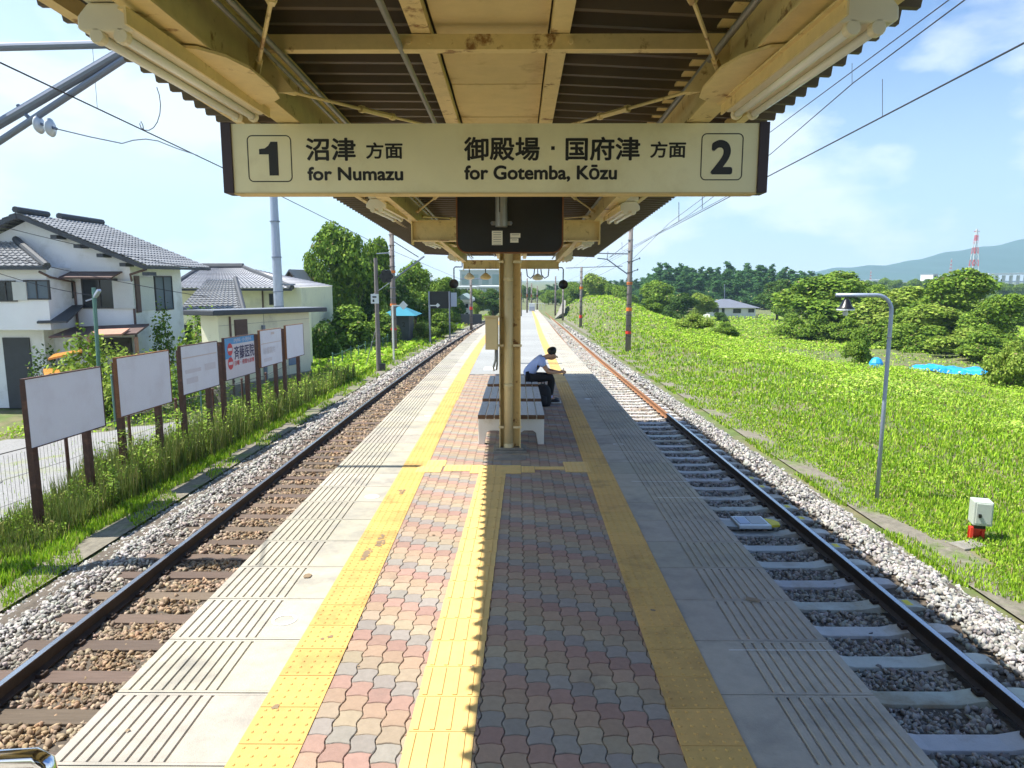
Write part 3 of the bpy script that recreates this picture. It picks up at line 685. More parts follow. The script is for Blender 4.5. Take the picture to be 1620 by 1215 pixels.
# ------------------------------------------------------------------ strip lights
def fixture(x, y0, z, side, label):
    t = thing('strip_light', label, 'light fixture', (x, y0, z + S(y0 + .6)), 'twin tube lights under the canopy edges')
    b = MB(); L = 1.28; pf = [(-.108, .0), (-.105, .04), (-.065, .085), (.065, .085), (.105, .04), (.108, .0), (.085, -.012), (-.085, -.012)]
    b.prism([(p[0], 0, p[1]) for p in pf], (0, L, 0)); b.build('reflector', M('cream_lamp'), t, local=True, bev=.008)
    for d in (-.042, .042):
        b = MB(); b.tube([(d, .02, -.026), (d, L - .02, -.026)], .0165, 12); b.build('tube', M('tube'), t, local=True, smooth=True)
        for yy in (0.0, L - .035):
            b = MB(); b.lathe([(.023, 0), (.027, .006), (.027, .03), (.023, .035)], (d, yy, -.024), 14, 'y'); b.build('lamp_holder', M('cream_lamp'), t, local=True)
    b = MB(); b.box(-.075, .085, -.035, .10, .088, .19); b.lathe([(.018, -.004), (.018, 0)], (.005, -.035, .14), 12, 'y'); b.build('junction_box', M('cream_lamp'), t, local=True, bev=.004)
    b = MB(); xx = .112 * (1 if side < 0 else -1)
    b.box(min(xx, xx + .008), max(xx, xx + .008), -.1, L + .02, -.02, .036); b.box(min(xx, xx - .02), max(xx, xx - .02), -.1, L + .02, .028, .036); b.build('mounting_rail', M('cream'), t, local=True)
    b = MB()
    for yy in (.65,): b.box(-.05, .05, yy, yy + .04, .084, .34)
    b.build('hanger', M('darksteel'), t, local=True)
    return t
wh = ['nearest', 'second', 'third', 'farthest']
for i, y0 in enumerate((2.62, 7.40, 11.75, 15.95)):
    z = 3.005 + (zC(y0) - zC(4)) * .35
    fixture(-1.425, y0, z, -1, '%s twin tube light under the left edge of the canopy' % wh[i])
for i, y0 in enumerate((2.50, 7.45, 11.75, 15.95)):
    z = 2.985 + (zC(y0) - zC(4)) * .35
    fixture(1.155, y0, z, 1, '%s twin tube light under the right edge of the canopy' % wh[i])

# ------------------------------------------------------------------ direction sign
SY = 4.20
sign = thing('direction_sign', 'long white hanging sign in Japanese and English for platforms 1 and 2', 'sign', (-.12, SY, S(SY) + 2.67))
sx0, sx1, sz0, sz1 = -1.625, 1.375, 2.660, 3.040
b = MB(); b.box(sx0, sx1, SY, SY + .10, sz0, sz1); b.build('panel', M('sign_face'), sign, shear=True)
for (a, c) in ((sx0 - .058, sx0), (sx1, sx1 + .058)):
    b = MB(); b.box(a, c, SY - .012, SY + .112, sz0 - .004, sz1 + .006); b.build('end_cap', M('sign_end'), sign, shear=True, bev=.003)
b = MB(); b.box(sx0, sx1, SY - .004, SY + .104, sz0 - .010, sz0 - .001); b.build('lower_edge', M('gutterboard'), sign, shear=True)
for x in (-1.30, 1.03):
    b = MB(); b.box(x - .03, x + .03, SY + .02, SY + .08, sz1 + .001, 3.06); b.build('hanger', M('cream'), sign, shear=True)
def text(name, s, x0, x1, zc, h, bold, parent, y, m='ink', wx=None):
    """lettering: flat glyph meshes fitted to x0..x1 and height h, facing the camera side"""
    cu = bpy.data.curves.new(name, 'FONT'); cu.body = s; cu.size = 1; o = bpy.data.objects.new('t', cu); COL.objects.link(o)
    bpy.context.view_layer.update(); ev = o.evaluated_get(bpy.context.evaluated_depsgraph_get()); me = ev.to_mesh()
    v = np.array([q.co[:] for q in me.vertices]); f = [tuple(p.vertices) for p in me.polygons]; ev.to_mesh_clear(); bpy.data.objects.remove(o)
    mn, mx = v.min(0), v.max(0); w = x1 - x0
    V = np.zeros_like(v); V[:, 0] = x0 + (v[:, 0] - mn[0]) / (mx[0] - mn[0]) * w; V[:, 2] = zc - h / 2 + (v[:, 1] - mn[1]) / (mx[1] - mn[1]) * h
    b = MB(); k = 0
    for dx, dz in ((0, 0), (1, 0), (-1, 0), (0, 1), (0, -1), (.7, .7), (-.7, -.7), (.7, -.7), (-.7, .7)):
        if bold == 0 and k: break
        W_ = V.copy(); W_[:, 0] += dx * bold; W_[:, 2] += dz * bold; W_[:, 1] = y - .0008 - k * .00012; b.add([tuple(q) for q in W_], f); k += 1
    return b, (lambda: b.build(name, M(m), parent, shear=True))
def sx(px): return -1.625 + (px - 363) / 840.0 * 3.0
def sz(py): return sz1 - (py - 201) / 104.0 * .38
def stext(s, px0, px1, py0, py1, bold=.0022):
    return text('lettering', s, sx(px0) + bold, sx(px1) - bold, (sz(py0) + sz(py1)) / 2, abs(sz(py0) - sz(py1)) - 2 * bold, bold, sign, SY)[1]()
stext('沼津', 481, 561, 222, 257, .0034); stext('方面', 577, 636, 229, 254, .0026); stext('for Numazu', 482, 636, 266, 287, .0034)
stext('御殿場', 734, 855, 221, 257, .0034); stext('国府津', 896, 1015, 221, 257, .0034); stext('方面', 1031, 1088, 228, 253, .0026); stext('for Gotemba, Kōzu', 734, 979, 263, 289, .0034)
stext('2', 1128, 1163, 226, 278, .009)
b = MB(); b.cbox((sx(876), SY - .001, sz(238)), (.02, .001, .02)); b.build('lettering', M('ink'), sign, shear=True)
b = MB(); pts = [(416, 279), (428, 279), (434, 279), (434, 228), (425, 228), (422, 234), (415, 238), (406, 240), (406, 247), (422, 247), (422, 279)]
pts = [(421, 279), (436, 279), (436, 228), (425, 228), (421, 234), (415, 238), (406, 239), (406, 247), (421, 247)]
b.prism([(sx(p[0]), SY - .0015, sz(p[1])) for p in pts], (0, .001, 0)); b.build('lettering', M('ink'), sign, shear=True)
for (a, c, p, q) in ((387, 458, 218, 289), (1112, 1179, 216, 287)):
    x0, x1, z1_, z0_ = sx(a), sx(c), sz(p), sz(q); r = .03; out, inn = [], []
    for (cx_, cz_, a0) in ((x1 - r, z1_ - r, 0), (x0 + r, z1_ - r, 90), (x0 + r, z0_ + r, 180), (x1 - r, z0_ + r, 270)):
        for k in range(6):
            t = R_(a0 + 90 * k / 5); out.append((cx_ + r * math.cos(t), SY - .001, cz_ + r * math.sin(t))); inn.append((cx_ + (r - .006) * math.cos(t), SY - .001, cz_ + (r - .006) * math.sin(t)))
    n = len(out); b = MB(); b.add(out + inn, [(k, (k + 1) % n, n + (k + 1) % n, n + k) for k in range(n)]); b.build('number_frame', M('ink'), sign, shear=True)

# ------------------------------------------------------------------ big mirror seen from behind
MY = 7.5
mir = thing('platform_mirror', 'large dark rounded mirror seen from behind, hung on a grey pipe below the sign', 'mirror', (-.07, MY, S(MY) + 2.5))
def rrect(x0, x1, z0, z1, r, y, n=6):
    o = []
    for (cx_, cz_, a0) in ((x1 - r, z1 - r, 0), (x0 + r, z1 - r, 90), (x0 + r, z0 + r, 180), (x1 - r, z0 + r, 270)):
        for k in range(n + 1): t = R_(a0 + 90 * k / n); o.append((cx_ + r * math.cos(t), y, cz_ + r * math.sin(t)))
    return o
mx0, mx1, mz0, mz1 = -.625, .485, 2.515, 3.19
b = MB(); b.prism(rrect(mx0 + .012, mx1 - .012, mz0 + .012, mz1 - .012, .10, MY + .005), (0, .03, 0)); b.build('back_plate', M('mirrorback'), mir, shear=True)
o, i_ = rrect(mx0, mx1, mz0, mz1, .11, MY - .012), rrect(mx0 + .014, mx1 - .014, mz0 + .014, mz1 - .014, .098, MY - .012); n = len(o)
b = MB(); b.add(o + i_ + [(p[0], MY + .05, p[2]) for p in o] + [(p[0], MY + .05, p[2]) for p in i_], [f for k in range(n) for f in ((k, (k + 1) % n, n + (k + 1) % n, n + k), (k, 2 * n + k, 2 * n + (k + 1) % n, (k + 1) % n), (n + k, n + (k + 1) % n, 3 * n + (k + 1) % n, 3 * n + k))]); b.build('rim', M('rust'), mir, shear=True)
b = MB(); b.tube([(-.155, MY - .05, 2.78), (-.155, MY - .05, 3.24)], .062, 14); b.box(-.26, -.05, MY - .02, MY + .003, 2.80, 2.84); b.build('hanging_pipe', M('greysteel'), mir, shear=True)
for x in (-.255, -.055): b = MB(); b.lathe([(.013, -.03), (.013, 0)], (x, MY - .012, 2.82), 8, 'y'); b.build('bolt', M('galv'), mir, shear=True)
b = MB(); b.box(-.176, -.166, MY - .114, MY - .111, 2.92, 3.12); b.build('slot', M('black'), mir, shear=True)
for (a, c, p, q) in ((-.255, -.145, 2.60, 2.745), (-.065, .04, 2.675, 2.72), (-.065, .02, 2.625, 2.668)):
    b = MB(); b.box(a, c, MY - .001, MY + .003, p, q); st = b.build('sticker', M('paper'), mir, shear=True)
    b = MB(); nl = int((q - p) / .024)
    for k in range(nl): b.box(a + .015, c - .015, MY - .0025, MY - .0015, q - .018 - k * .024, q - .014 - k * .024)
    b.build('print_lines', M('darksteel'), st, shear=True)

# ------------------------------------------------------------------ speakers and lamps at the canopy end
def speaker(x, y, z, lab, side):
    t = thing('horn_speaker', lab, 'speaker', (x, y, z + S(y)), 'speakers hanging from the canopy end')
    b = MB(); b.lathe([(.02, .13), (.05, .10), (.09, .03), (.125, -.0), (.115, -.004), (.07, .02), (.02, .03)], (0, 0, 0), 18, 'y'); b.build('horn', M('black'), t, local=True)
    b = MB(); b.tube([(0, .06, .05), (0, .06, .40), (-side * .03, .06, .44), (-side * .22, .06, .44), (-side * .22, .06, .56)], .016, 8); b.build('bracket', M('black'), t, local=True)
speaker(-1.66, 19.0, 2.42, 'black horn speaker hanging at the left corner of the canopy end', -1)
speaker(1.24, 19.0, 2.40, 'black horn speaker hanging at the right corner of the canopy end', 1)
for x, y, z, lab, big in ((-1.22, 18.6, 2.60, 'cream round lamp hanging left of two below the canopy end', 1), (-.80, 18.6, 2.60, 'dull cream round lamp hanging nearest the column on its left', 0), (.55, 18.6, 2.58, 'cream round lamp with looping black cables right of the column', 1)):
    t = thing('hanging_lamp', lab, 'lamp', (x, y, z + S(y)), 'round lamps hanging below the canopy end')
    b = MB(); b.lathe([(.03, .09), (.06, .07), (.13, .01), (.14, -.02), (.13, -.05), (.06, -.08)], (0, 0, 0), 16); b.build('shade', M('cream_lamp' if big else 'gutterboard'), t, local=True, smooth=True)
    b = MB(); b.tube([(0, 0, .08), (0, 0, .25)], .012, 8); b.build('stem', M('darksteel'), t, local=True)
    if x > 0:
        for s_ in (-1, 1):
            b = MB(); b.tube([(s_ * .08, 0, .22), (s_ * .10, 0, .06), (s_ * .18, 0, -.03), (s_ * .27, 0, .03), (s_ * .29, 0, .22)], .014, 8); b.build('cable', M('black'), t, local=True, smooth=True)

# ------------------------------------------------------------------ benches
def bench(y0, y1, x0, x1, lab):
    t = thing('bench', lab, 'bench', ((x0 + x1) / 2, (y0 + y1) / 2, S(y0)), 'slatted benches along the middle of the platform')
    n = 8; w = (x1 - x0) / n
    for k in range(n):
        b = MB(); b.box(x0 + k * w + .008, x0 + (k + 1) * w - .008, y0 + .004, y1, .39, .432); b.build('slat', M('slat'), t, shear=True, bev=.004)
    b = MB()
    for k in range(n): b.box(x0 + k * w + .0085, x0 + (k + 1) * w - .0085, y0 - .003, y0 + .003, .375, .4325)
    b.build('slat_ends', M('slat_end'), t, shear=True)
    for yy in (y0 + .06, y1 - .20):
        for (a, c) in ((x0 + .01, (x0 + x1) / 2 - .02), ((x0 + x1) / 2 + .02, x1 - .01)):
            b = MB(); poly = [(a, yy, 0), (a + .085, yy, 0), (a + .115, yy, .17), (a + .16, yy, .20), (c - .16, yy, .20), (c - .115, yy, .17), (c - .085, yy, 0), (c, yy, 0), (c, yy, .385), (a, yy, .385)]
            b.prism(poly, (0, .12, 0)); b.build('leg', M('white_paint'), t, shear=True, bev=.006)
bench(9.72, 11.02, -.545, .40, 'nearest slatted bench with white legs behind the canopy column')
bench(11.35, 12.9, -.56, .41, 'middle slatted bench between the nearest one and the seated boy')
bench(13.3, 14.75, -.56, .42, 'farthest slatted bench with the boy sitting on its right end')

# ------------------------------------------------------------------ seated boy
py = 13.85
boy = thing('person', 'seated boy in pale blue shirt and black trousers bent over his phone', 'person', (.45, py, S(py)))
def skin(name, pts, edges, m, parent=None, sub=1, root=0):
    me = bpy.data.meshes.new(name); me.from_pydata([Vector(p[0]) - Vector((.45, py, 0)) for p in pts], edges, []); me.update()
    o = bpy.data.objects.new(name, me); COL.objects.link(o); me.materials.append(m)
    if parent is not None: o.parent = parent; WLOC[o.name] = WLOC[parent.name]
    s_ = o.modifiers.new('skin', 'SKIN'); s_.use_smooth_shade = True
    for i, p in enumerate(pts):
        r = p[1]; me.skin_vertices[0].data[i].radius = (r if isinstance(r, tuple) else (r, r)); me.skin_vertices[0].data[i].use_root = (i == root)
    u = o.modifiers.new('sub', 'SUBSURF'); u.levels = sub; u.render_levels = sub
    return o
J = dict(pel=(.22, py, .53), w1=(.30, py, .66), ch=(.43, py, .82), nk=(.55, py, .925), nk2=(.60, py, .965), hd=(.665, py, .985), hd2=(.70, py, 1.03))
P2, E2 = [], []
def V_(p, r, par=None):
    P2.append((p, r)); i = len(P2) - 1
    if par is not None: E2.append((par, i))
    return i
pel = V_((.22, py, .52), (.11, .11)); w1 = V_((.29, py, .66), (.10, .09), pel); ch = V_((.41, py, .81), (.10, .09), w1); n0 = V_((.52, py, .875), .055, ch); nk = V_((.60, py, .91), .05, n0)
h1 = V_((.665, py, .905), .080, nk); h2 = V_((.715, py, .93), .100, h1); h3 = V_((.745, py, .975), .085, h2)
hands = []
for s_ in (-1, 1):
    sh = V_((.46, py + s_ * .17, .86), .055, ch); el = V_((.62, py + s_ * .20, .62), .040, sh); wr = V_((.83, py + s_ * .05, .60), .025, el); pm = V_((.89, py + s_ * .04, .60), (.030, .016), wr)
    for k, (L, dz) in enumerate(((.062, .024), (.070, .010), (.066, -.004), (.052, -.018))):
        a = V_((.925, py + s_ * .036, .60 + dz), .009, pm); c = V_((.925 + L * .6, py + s_ * .022, .60 + dz - .004), .0085, a); V_((.925 + L * .75, py + s_ * .002, .60 + dz - .006), .0075, c)
    a = V_((.885, py + s_ * .02, .632), .011, pm); V_((.915, py + s_ * .008, .645), .009, a)
    hp = V_((.27, py + s_ * .09, .49), .085, pel); kn = V_((.70, py + s_ * .14, .50), .062, hp); an = V_((.66, py + s_ * .12, .10), .040, kn); V_((.78, py + s_ * .12, .05), (.04, .03), an)
body = skin('body', P2, E2, M('skin'), boy, 2, pel)
def part(name, lst, m, sub=1):
    pts, ed = [], []
    for ch_ in lst:
        for k, (p, r, *par) in enumerate(ch_):
            pts.append((p, r)); i = len(pts) - 1
            if par: ed.append((par[0], i))
            elif k: ed.append((i - 1, i))
    return skin(name, pts, ed, m, boy, sub)
part('shirt', [[((.20, py, .50), (.155, .14)), ((.28, py, .66), (.15, .13)), ((.40, py, .81), (.17, .155)), ((.50, py, .885), (.115, .095)), ((.46, py + .18, .86), .075, 2), ((.545, py + .20, .735), .07, 4), ((.46, py - .18, .86), .075, 2), ((.545, py - .20, .735), .07, 6)]], M('shirt'), 2)
part('trousers', [[((.20, py, .50), (.14, .135)), ((.28, py + .10, .50), .10, 0), ((.70, py + .14, .505), .080, 1), ((.675, py + .12, .30), .066, 2), ((.665, py + .12, .15), .062, 3), ((.28, py - .10, .50), .10, 0), ((.70, py - .14, .505), .080, 5), ((.675, py - .12, .30), .066, 6), ((.665, py - .12, .15), .062, 7)]], M('trouser'), 2)
part('hair', [[((.635, py, .955), .080), ((.675, py, 1.00), .110), ((.73, py, 1.025), .105), ((.785, py, 1.005), .068)]], M('hair'), 2)
for s_ in (-1, 1):
    b = MB(); b.tube([(.64, py + s_ * .12, .035), (.70, py + s_ * .12, .05), (.80, py + s_ * .12, .04), (.85, py + s_ * .12, .032)], [.045, .05, .045, .03], 10); b.build('shoe', M('black'), boy, shear=True, smooth=True)
    b = MB(); b.box(.60, .88, py + s_ * .12 - .045, py + s_ * .12 + .045, .001, .024); b.build('sole', M('white_plastic'), boy, shear=True, bev=.008)
    b = MB(); b.tube([(.662, py + s_ * .12, .07), (.664, py + s_ * .12, .16)], .044, 10); b.build('sock', M('shirt'), boy, shear=True, smooth=True)
    b = MB(); b.lathe([(.005, -.006), (.009, 0), (.005, .006)], (.800, py + s_ * .035, .915), 8, 'x'); b.build('eye', M('black'), boy, shear=True)
    b = MB(); b.lathe([(.008, -.01), (.02, 0), (.01, .012)], (.70, py + s_ * .10, .925), 8, 'y'); b.build('ear', M('skin'), boy, shear=True, smooth=True)
b = MB(); b.tube([(.785, py, .915), (.805, py, .885), (.79, py, .88)], [.008, .014, .008], 8); b.build('nose', M('skin'), boy, shear=True, smooth=True)
b = MB(); b.tube([(.775, py - .022, .85), (.782, py, .848), (.775, py + .022, .85)], .005, 6); b.build('mouth', M('board_red'), boy, shear=True, smooth=True)
ph = MB(); ph.cbox((.93, py, .605), (.012, .075, .15)); tag(ph.build('phone', M('black'), shear=True, bev=.006), 'dark phone held in both hands of the seated boy', 'phone')
bg = thing('backpack', 'black backpack on the paving between bench and the boy\'s feet', 'bag', (.42, 13.35, S(13.35)))
b = MB(); b.lathe([(.15, 0), (.17, .05), (.17, .22), (.15, .33), (.09, .40), (.03, .42)], (.50, 13.42, 0), 14); b.build('sack', M('bag'), bg, shear=True, smooth=True)
b = MB(); b.lathe([(.09, 0), (.11, .06), (.10, .16), (.05, .19)], (.48, 13.29, .03), 12); b.build('front_pocket', M('bag'), bg, shear=True, smooth=True)
b = MB(); b.tube([(.47, 13.42, .40), (.48, 13.42, .47), (.53, 13.42, .47), (.54, 13.42, .40)], .01, 6); b.build('handle', M('bag'), bg, shear=True)

# ------------------------------------------------------------------ handrail at the near left
hr = thing('handrail', 'shiny stainless handrail end at the bottom left corner', 'handrail', (-.75, 1.15, 0))
b = MB(); q0, q1 = at(-60, 1203, 1.15), at(58, 1198, 1.15); q1b = at(72, 1206, 1.15); q2 = at(74, 1240, 1.15)
b.tube([q0 - Vector((.4, .25, 0)), q0, q1, q1b, (q1b + q2) / 2 + Vector((.004, 0, 0)), q2, (q2.x, q2.y, .01)], .016, 16); b.build('tube', M('chrome'), hr, smooth=True)

# ------------------------------------------------------------------ vegetation tools
def quads(P, N, s, col, asp=.62, rnd=.9):
    """leaf faces: centres P, rough facing N, half sizes s; a pointed four-corner leaf"""
    n = len(P); N = N + nr.normal(size=(n, 3)) * rnd; N /= np.linalg.norm(N, axis=1, keepdims=True) + 1e-9
    t = np.cross(N, nr.normal(size=(n, 3))); t /= np.linalg.norm(t, axis=1, keepdims=True) + 1e-9; u = np.cross(N, t)
    s = s[:, None]; V = np.stack([P - t * s, P - u * s * asp + t * s * .12, P + t * s, P + u * s * asp + t * s * .12], 1)
    F = np.arange(4 * n).reshape(n, 4); return V.reshape(-1, 3), F, np.repeat(col, 4, axis=0)
GREENS = np.array([[.105, .185, .022], [.13, .22, .028], [.085, .165, .02], [.165, .25, .035], [.19, .25, .05]])
def greens(n, base=GREENS, v=.22, mul=1.0):
    c = base[nr.integers(0, len(base), n)] * nr.uniform(1 - v, 1 + v, (n, 1)) * mul
    k = nr.uniform(0, 1, n) < (.05 if base.max() > .42 else .012); c[k] = np.array([.42, .34, .16]) * nr.uniform(.6, 1.1, (int(k.sum()), 1)); return c
TREE = {}
def crown_points(blobs, n):
    w = np.array([b_[3] ** 2 for b_ in blobs]); w = w / w.sum(); k = nr.choice(len(blobs), n, p=w); B = np.array(blobs)[k]
    d = nr.normal(size=(n, 3)); d /= np.linalg.norm(d, axis=1, keepdims=True); d[:, 2] = np.where((d[:, 2] < -.45), -d[:, 2], d[:, 2])
    r = B[:, 3] * nr.uniform(.70, 1.06, n) ; P = B[:, :3] + d * r[:, None] * np.array([1, 1, .85]); return P, d
def tree_proto(kind, seed, n, ls, cols, H=1.0):
    """unit tree: height about 1, crown radius about .45; crown and trunk as parts"""
    global nr
    nr = np.random.default_rng(seed); rg = random.Random(seed)
    if kind == 'broad':
        blobs = [(0, 0, .62, .26)]
        blobs += [(0, 0, .36, .24), (0, 0, .78, .19), (.14, .05, .76, .16), (-.13, .08, .77, .15), (.02, -.14, .74, .16)]
        for k in range(30):
            a = k * 2.4 + rg.uniform(-.4, .4); h = .14 + .76 * ((k * .618) % 1); q = .36 * (1 - abs(h - .42) ** 1.8 * 2.4) * rg.uniform(.7, 1.08)
            blobs.append((q * math.cos(a), q * math.sin(a), h, rg.uniform(.09, .17)))
        lo = .12
    elif kind == 'bush':
        blobs = []
        for k in range(15):
            a = rg.uniform(0, 6.28); q = rg.uniform(0, .42); blobs.append((q * math.cos(a), q * math.sin(a), rg.uniform(.12, .72 - q * .8), rg.uniform(.14, .26)))
        lo = 0
    elif kind == 'conifer':
        blobs = []; lo = .1
        for k in range(26):
            h = .10 + .84 * k / 25; q = .19 * (1 - (h - .05) * .90) * (1 + .28 * rg.uniform(-1, 1)); a = rg.uniform(0, 6.28)
            blobs.append((q * .6 * math.cos(a), q * .6 * math.sin(a), h, q * .85 + .012))
    P, D = crown_points(blobs, n)
    if kind == 'conifer': D = D + np.array([0, 0, .15])
    else: D = D + np.array([0, 0, .5])
    tone = 1 + .28 * np.sin(P[:, 0] * 19 + seed) * np.sin(P[:, 1] * 17) * np.sin(P[:, 2] * 15 + 1)
    c = greens(n, cols, .24) * tone[:, None]
    V, F, C = quads(P, D, ls * nr.uniform(.6, 1.3, n), c, .62, .62)
    # inner foliage mass keeps the crown from being see-through everywhere
    vs, fs, cs = [V], [F], [C]; off = len(V)
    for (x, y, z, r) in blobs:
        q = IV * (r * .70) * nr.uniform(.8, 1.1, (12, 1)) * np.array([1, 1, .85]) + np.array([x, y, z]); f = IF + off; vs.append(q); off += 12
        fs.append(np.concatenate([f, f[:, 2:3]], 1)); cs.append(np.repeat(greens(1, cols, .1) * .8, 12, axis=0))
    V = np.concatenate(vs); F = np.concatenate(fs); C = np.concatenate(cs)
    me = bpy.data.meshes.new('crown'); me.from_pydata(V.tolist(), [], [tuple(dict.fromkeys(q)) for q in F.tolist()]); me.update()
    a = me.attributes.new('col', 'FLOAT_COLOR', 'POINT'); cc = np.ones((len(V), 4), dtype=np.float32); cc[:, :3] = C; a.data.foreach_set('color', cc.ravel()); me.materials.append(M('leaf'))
    b = MB()
    if kind != 'bush':
        b.tube([(0, 0, -.06), (.01, 0, .2), (0, .01, .5), (0, 0, .8)], [.028, .022, .014, .004], 7)
        for k in range(6):
            a_ = rg.uniform(0, 6.28); h = rg.uniform(.2, .5); L = rg.uniform(.15, .3) if kind == 'broad' else .08
            b.tube([(0, 0, h), (L * .6 * math.cos(a_), L * .6 * math.sin(a_), h + .10), (L * math.cos(a_), L * math.sin(a_), h + .22)], [.012, .008, .003], 5)
    else:
        for k in range(6):
            a_ = k * 1.05; b.tube([(0, 0, -.05), (.1 * math.cos(a_), .1 * math.sin(a_), .2), (.24 * math.cos(a_), .24 * math.sin(a_), .42)], [.016, .01, .004], 5)
    tm = bpy.data.meshes.new('trunk'); tm.from_pydata([tuple(q) for q in b.v], [], b.f); tm.update(); tm.materials.append(M('bark'))
    return me, tm
C_MID = np.array([[.13, .23, .025], [.18, .29, .03], [.085, .16, .02], [.24, .34, .045]])
C_YEL = np.array([[.21, .31, .04], [.27, .37, .05], [.15, .24, .03], [.33, .41, .08]])
C_DK = np.array([[.07, .14, .025], [.05, .10, .02], [.10, .18, .03]])
C_CON = np.array([[.065, .16, .045], [.045, .12, .038], [.095, .20, .05]])
PROTO = {'oak': tree_proto('broad', 1, 11000, .021, C_MID), 'oak2': tree_proto('broad', 2, 11000, .021, C_MID), 'pale': tree_proto('broad', 3, 8000, .024, C_YEL), 'dark': tree_proto('broad', 4, 7000, .025, C_DK),
         'bush': tree_proto('bush', 5, 5000, .030, C_MID), 'bush_pale': tree_proto('bush', 6, 5000, .030, C_YEL), 'bush_dark': tree_proto('bush', 9, 5000, .030, C_DK), 'conifer': tree_proto('conifer', 7, 3600, .020, C_CON), 'conifer2': tree_proto('conifer', 8, 3600, .020, C_CON)}
nr = np.random.default_rng(21)
tr = random.Random(17)
def tree(kind, px, yb, yt, wpx, Y, label, cat='tree', name=None, group=None, zb=None):
    """stand a tree at depth Y under photo column px, its top at photo row yt; it is planted on the ground there"""
    p = at(px, yt, Y); x = p.x; zg = float(ground_h(x, Y)) if zb is None else zb; h = (p.z - zg); w = abs(at(px + wpx / 2, yt, Y).x - at(px - wpx / 2, yt, Y).x)
    me, tm = PROTO[kind]; nm = name or {'conifer': 'conifer_tree', 'conifer2': 'conifer_tree', 'bush': 'bush', 'bush_pale': 'bush', 'bush_dark': 'bush'}.get(kind, 'broadleaf_tree')
    t = thing(nm, label, cat, (x, Y, zg - .05), group, tr.uniform(0, 6.28))
    top = {'broad': 1.0}.get(kind, .97); r = .92 if 'oak' in kind or kind in ('pale', 'dark') else (.98 if 'bush' in kind else .36)
    t.scale = (w / r, w / r, h / (1.0 if 'conifer' in kind else (.98 if 'bush' not in kind else .88)))
    for k, d in (('crown', me), ('trunk', tm)):
        o = bpy.data.objects.new(k, d); COL.objects.link(o); o.parent = t
    return t

# ------------------------------------------------------------------ meadow, weeds, verge
def leaves(name, X, Y, s, hmax, base, label, mulv=1.0, up=1.0, cat='grass', mat_='leaf', tone=None):
    k_ = ~clearing(X, Y); X, Y = X[k_], Y[k_]; s = s[k_] if np.ndim(s) else s; hmax = hmax[k_] if np.ndim(hmax) else hmax; tone = tone[k_] if tone is not None else None
    n = len(X); Z = ground_h(X, Y) + nr.uniform(.0, 1, n) ** .8 * hmax; c = greens(n, base, .25, mulv)
    if tone is not None: c = c * tone[:, None]
    V, F, C = quads(np.stack([X, Y, Z], -1), np.tile(np.array([[-.25, 0, up]]), (n, 1)), s, c, .62, .60)
    return tag(npmesh(name, V, F, M(mat_), C, k=4), label, None, None, 'stuff')
def clearing(X, Y):                            # bare spots: slab and box, blue sheets on the field, mown lawn round them
    u = nr.uniform(0, 1, len(X))
    return ((X > 5.55) & (X < 6.1) & (Y > 8.6) & (Y < 9.55) & (u < .93)) | ((X > 22.2) & (X < 27.6) & (Y > 36.6) & (Y < 41.5)) | ((X > 12 + .1 * Y) & (Y > 41) & (Y < 56) & (u < .9))
def lod(n, y0, y1, p=1.0):
    u = nr.uniform(0, 1, n); return 1 / (1 / y0 + (1 / y1 - 1 / y0) * u)
def blades(name, X, Y, h, w, base, label, lean=.35, mulv=1.0):
    k_ = ~clearing(X, Y); X, Y, h, w = X[k_], Y[k_], h[k_], w[k_]
    n = len(X); Z = ground_h(X, Y) - .02; a = nr.uniform(0, 6.283, n); d = np.stack([np.cos(a), np.sin(a), 0 * a], -1); sd = np.stack([-np.sin(a), np.cos(a), 0 * a], -1)
    B = np.stack([X, Y, Z], -1); h = h[:, None]; w = w[:, None]; L = nr.uniform(.1, 1, (n, 1)) * lean
    m = B + d * h * L * .35 + np.array([0, 0, 1]) * h * .55; t = B + d * h * L + np.array([0, 0, 1]) * h * nr.uniform(.8, 1, (n, 1))
    V = np.stack([B - sd * w, B + sd * w, m + sd * w * .8, m - sd * w * .8, t], 1).reshape(-1, 3); k = (np.arange(n) * 5)[:, None]
    F = np.concatenate([k + np.array([[0, 1, 2]]), k + np.array([[0, 2, 3]]), k + np.array([[3, 2, 4]])]); c = np.repeat(greens(n, base, .25, mulv), 5, axis=0)
    return tag(npmesh(name, V, F, M('leaf'), c), label, None, None, 'stuff')
G_BR = np.array([[.30, .50, .03], [.34, .53, .035], [.25, .44, .028], [.39, .55, .05], [.18, .34, .03], [.42, .52, .09]])
G_KU = np.array([[.25, .42, .045], [.31, .47, .055], [.38, .50, .07], [.17, .31, .035], [.43, .52, .12]])
vedge = lambda Y, j: np.array([xRo(q) for q in Y]) + 1.72 + j
